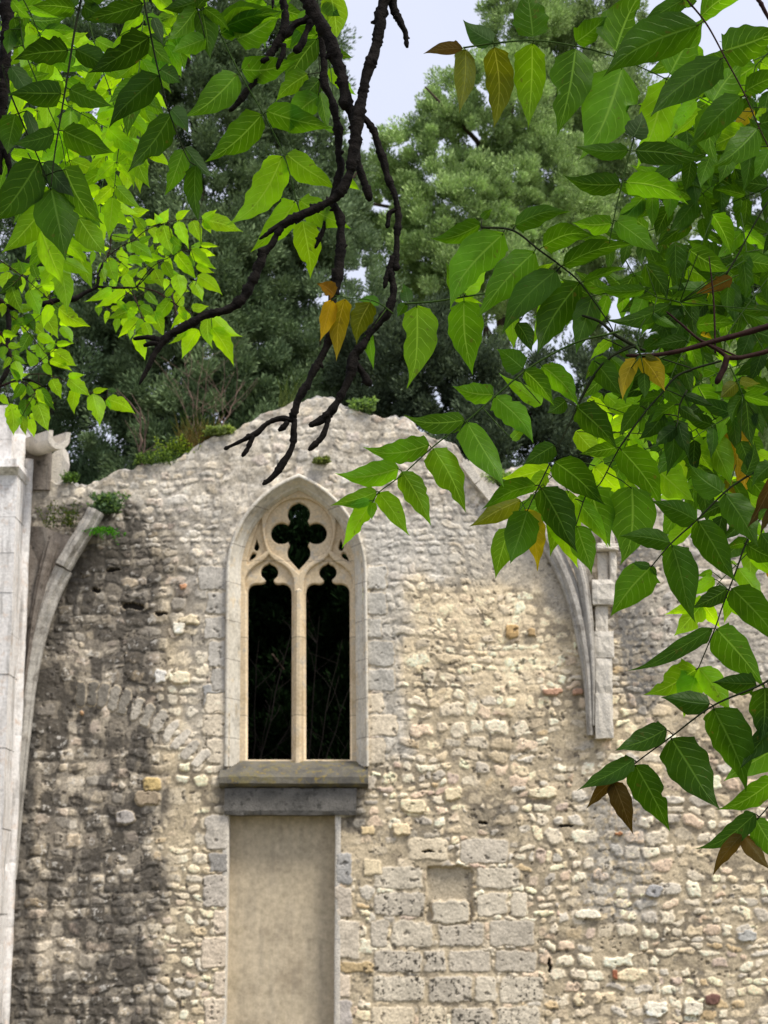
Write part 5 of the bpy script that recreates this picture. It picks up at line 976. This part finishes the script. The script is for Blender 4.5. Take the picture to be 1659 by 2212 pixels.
frond(Rb, 2.95, [(960, 1300), (900, 1420), (880, 1560)], [(850, 1560, 788, 2045, .42, 'k'), (760, 1500, 550, 1740, .55, 'k'), (885, 1560, 985, 1900, .4, 'k'), (940, 1340, 1200, 1450, .34, 'k'), (900, 1450, 1100, 1580, .5, 'd'), (860, 1420, 640, 1600, .5, 'd'), (780, 1290, 960, 1480, .5, 'd'), (870, 1620, 680, 1780, .5, 'k')], 1.5, tD, 'stalkdark')
frond(Rb, 2.95, [(1330, 1090), (1390, 1210), (1440, 1340)], [(1390, 1235, 1248, 1375, .6, 'r'), (1415, 1215, 1595, 1245, .55, 'r'), (1450, 1345, 1780, 1440, .4, 'd'), (1465, 1350, 1500, 1800, .42, 'd'), (1440, 1350, 1345, 1585, .5, 'd'), (1420, 1740, 1500, 1985, .55, 'd'), (1540, 1500, 1620, 1700, .5, 'd')], 1.3, tD)
frond(Rb, 3.35, [(1500, 1400), (1300, 1500), (1100, 1600), (950, 1690)], [(1150, 1680, 1362, 2135, .52, 'l'), (940, 1575, 1255, 1705, .5, 'l'), (985, 1720, 1205, 2010, .5, 'l'), (650, 1930, 1025, 2260, .62, 'l'), (160, 1960, 420, 2212, .5, 'L'), (0, 1650, 260, 1900, .5, 'L'), (100, 1380, 310, 1500, .5, 'L'), (1050, 1260, 1232, 1572, .62, 'm'), (1380, 1380, 1210, 1760, .45, 'l'), (1370, 1600, 1420, 2080, .5, 'o'), (1480, 1980, 1420, 2230, .5, 'o'), (1290, 2070, 1450, 2240, .4, 'y'), (880, 1900, 960, 2060, .5, 'L'), (700, 1830, 560, 1990, .5, 'L'), (1560, 1840, 1760, 1960, .5, 'L'), (1500, 1300, 1290, 1560, .5, 'L')], 1.3, tD)
frond(Rb, 3.4, [(1400, 500), (1200, 480), (1000, 500)], [(1070, 500, 1255, 440, .4, 'y'), (990, 690, 1115, 725, .6, 'o'), (1240, 440, 1210, 580, .5, 'y'), (1380, 430, 1450, 560, .5, 'r'), (1080, 810, 1180, 860, .5, 'y'), (960, 250, 1300, 420, .6, 'l'), (900, 230, 820, 480, .4, 'l')], 1.2, tD)
for (x, y, a, l, n_, ll, tones, Y) in [(1640, 620, 190, 230, 5, 95, 'ddk', 3.4), (1640, 540, 170, 240, 5, 95, 'kdd', 3.4), (1680, 760, 165, 260, 5, 95, 'mdl', 3.6), (1650, 880, 150, 240, 5, 95, 'lmL', 3.7), (1560, 760, 130, 230, 5, 90, 'lmd', 3.7), (1420, 800, 120, 220, 5, 90, 'lLm', 3.6), (1380, 620, 170, 160, 4, 85, 'mdm', 3.5), (1640, 400, 160, 220, 4, 95, 'ddk', 3.3), (1700, 500, 175, 260, 5, 95, 'dkd', 3.5), (1560, 900, 110, 200, 4, 95, 'lLm', 3.8), (1680, 1000, 140, 230, 5, 90, 'lLm', 3.8), (1460, 640, 110, 210, 4, 95, 'ddk', 3.3), (1330, 700, 100, 170, 4, 80, 'lmd', 3.6), (1640, 300, 130, 190, 4, 90, 'kdd', 3.3), (1590, 650, 140, 230, 5, 90, 'mdd', 3.6), (1480, 480, 170, 190, 4, 85, 'mdd', 3.5), (1700, 640, 110, 260, 5, 95, 'kdd', 3.1), (1430, 900, 120, 180, 4, 85, 'Llm', 3.9), (1330, 860, 100, 180, 4, 80, 'Ll', 3.9),
   (1700, 560, 165, 250, 5, 95, 'ddk', 3.05), (1660, 680, 200, 210, 4, 90, 'ddk', 3.1), (1560, 600, 60, 200, 4, 90, 'dkm', 3.05), (1700, 820, 150, 260, 5, 92, 'dkd', 3.1), (1640, 900, 120, 230, 4, 92, 'dkm', 3.1), (1500, 700, 110, 190, 4, 88, 'dmk', 3.15), (1440, 560, 70, 190, 4, 88, 'kdd', 3.2), (1700, 380, 150, 230, 4, 95, 'dkd', 3.2), (1600, 460, 80, 200, 4, 92, 'ddm', 3.2), (1700, 220, 140, 180, 4, 95, 'ddm', 3.3), (1380, 760, 80, 150, 3, 80, 'mdl', 3.4), (1540, 830, 100, 200, 4, 88, 'dkd', 3.2), (1660, 460, 60, 200, 4, 92, 'dkk', 3.15), (1350, 560, 60, 150, 3, 84, 'dm', 3.3), (1700, 100, 160, 160, 3, 95, 'dm', 3.3), (1480, 880, 70, 170, 4, 84, 'mdl', 3.4), (1600, 1000, 80, 180, 4, 88, 'dml', 3.3), (1700, 180, 165, 260, 5, 95, 'dmd', 3.2), (1660, 60, 130, 220, 4, 95, 'mdm', 3.3), (1500, 60, 110, 180, 4, 90, 'mlm', 3.4), (1560, 320, 150, 200, 4, 90, 'dmm', 3.2), (1700, 320, 185, 230, 5, 95, 'ddm', 3.1)]:
    autofrond(Rb, max(Y, 3.0) + .28, x, y, a, l, n_, ll, tones)
# ---- lower right branch
Rl = thing('leafy_branch', P(1740, 1000, 3.0), 'long dark pinnate leaves drooping at the lower right, before the bare wall', 'branch', 'leafy tree branches')
twig(Rl, 'stem', 3.0, [(1900, 700, 16), (1800, 900, 14), (1740, 1060, 12), (1760, 1300, 10), (1740, 1500, 9), (1730, 1690, 8)], t1, 'barkred')
frond(Rl, 2.95, [(1960, -300), (1650, -130), (1430, 0), (1280, 110), (1040, 350), (820, 550), (650, 750)], [
 (1265, 105, 960, -140, .62, 'd'), (1290, 115, 1578, 585, .5, 'd', .03), (1040, 345, 642, 190, .52, 'd', -.05), (1055, 352, 1358, 905, .46, 'd', .03), (815, 540, 372, 482, .42, 'd', -.05), (832, 560, 985, 1245, .44, 'd', .03), (645, 752, 305, 1188, .60, 'm', -.04), (1470, -40, 1560, -330, .5, 'd'), (1500, -20, 1700, 200, .5, 'd'), (650, 748, 705, 830, .6, 'd'), (640, 745, 480, 705, .5, 'd')], 1.9, tE, 'stalkdark')
frond(Rl, 2.9, [(2000, -100), (1850, 60), (1690, 260), (1600, 460)], [(1740, -60, 1480, 430, .34, 'b', -.03), (1660, 250, 1570, 350, .6, 'm'), (1600, 460, 1760, 700, .5, 'd'), (1700, 240, 1590, 460, .3, 'b'), (1700, -150, 1500, 50, .5, 'd')], 1.4, tE)
frond(Rl, 3.05, [(1760, 60), (1600, 320), (1470, 545), (1400, 740), (1330, 925), (1260, 1110), (1200, 1285), (1060, 1622)], [
 (1305, 940, 985, 1100, .46, 'd', .05), (1345, 935, 1790, 1440, .45, 'd', .04), (1180, 1280, 470, 1678, .24, 'd', -.02), (1215, 1285, 1655, 1800, .5, 'm', .04), (1045, 1630, 596, 1886, .52, 'l', .05), (1062, 1622, 1318, 2015, .48, 'l', .03), (1455, 545, 1298, 592, .62, 'd'), (1480, 560, 1800, 700, .5, 'd'), (1050, 1640, 928, 2058, .60, 'l')], 1.7, tE, 'stalkdark')
frond(Rl, 3.3, [(1720, 480), (1500, 620), (1380, 740), (1240, 880), (1140, 1030)], [(1400, 760, 1665, 1085, .42, 'l', .03), (1520, 640, 1760, 850, .5, 'l'), (1095, 1065, 1255, 1285, .62, 'L'), (1085, 1080, 850, 1345, .55, 'L'), (1120, 1030, 755, 1148, .32, 'L'), (1245, 960, 1520, 1250, .36, 'l'), (1180, 790, 1045, 832, .5, 'm'), (1200, 850, 1000, 1000, .5, 'l'), (1340, 700, 1400, 730, .6, 'L'), (1540, 680, 1700, 790, .5, 'L'), (1660, 780, 1720, 900, .5, 'o'), (1380, 1000, 1290, 1250, .4, 'L')], 1.2, tE)
frond(Rl, 2.85, [(1760, 1405), (1649, 1476), (1541, 1524), (1449, 1592), (1390, 1635), (1335, 1678), (1323, 1687)], [
 (1634, 1476, 1537, 1470, .52, 'k', .04), (1534, 1520, 1427, 1500, .52, 'k', .04), (1440, 1574, 1326, 1614, .44, 'd', .05), (1450, 1595, 1548, 1754, .55, 'd', .03), (1370, 1640, 1242, 1700, .36, 'd', .05), (1372, 1652, 1448, 1796, .46, 'd', .03), (1325, 1688, 1366, 1804, .40, 'b', .02), (1330, 1682, 1272, 1752, .36, 'b', -.02), (1541, 1530, 1622, 1708, .5, 'd', .03), (1652, 1484, 1645, 1605, .62, 'd'), (1690, 1535, 1592, 1652, .5, 'k'), (1700, 1420, 1800, 1560, .5, 'd')], 1.8, t1, 'stalkdark')
frond(Rl, 2.9, [(1760, 1640), (1680, 1720), (1640, 1765), (1604, 1803)], [(1672, 1683, 1551, 1756, .40, 'm', .06), (1632, 1757, 1506, 1841, .32, 'd', .05), (1602, 1803, 1535, 1892, .32, 'b', -.03), (1604, 1804, 1664, 1882, .44, 'b', .04), (1632, 1768, 1700, 1870, .48, 'm'), (1700, 1600, 1560, 1680, .4, 'm'), (1700, 1710, 1760, 1860, .5, 'd')], 1.5, t1, 'stalkdark')
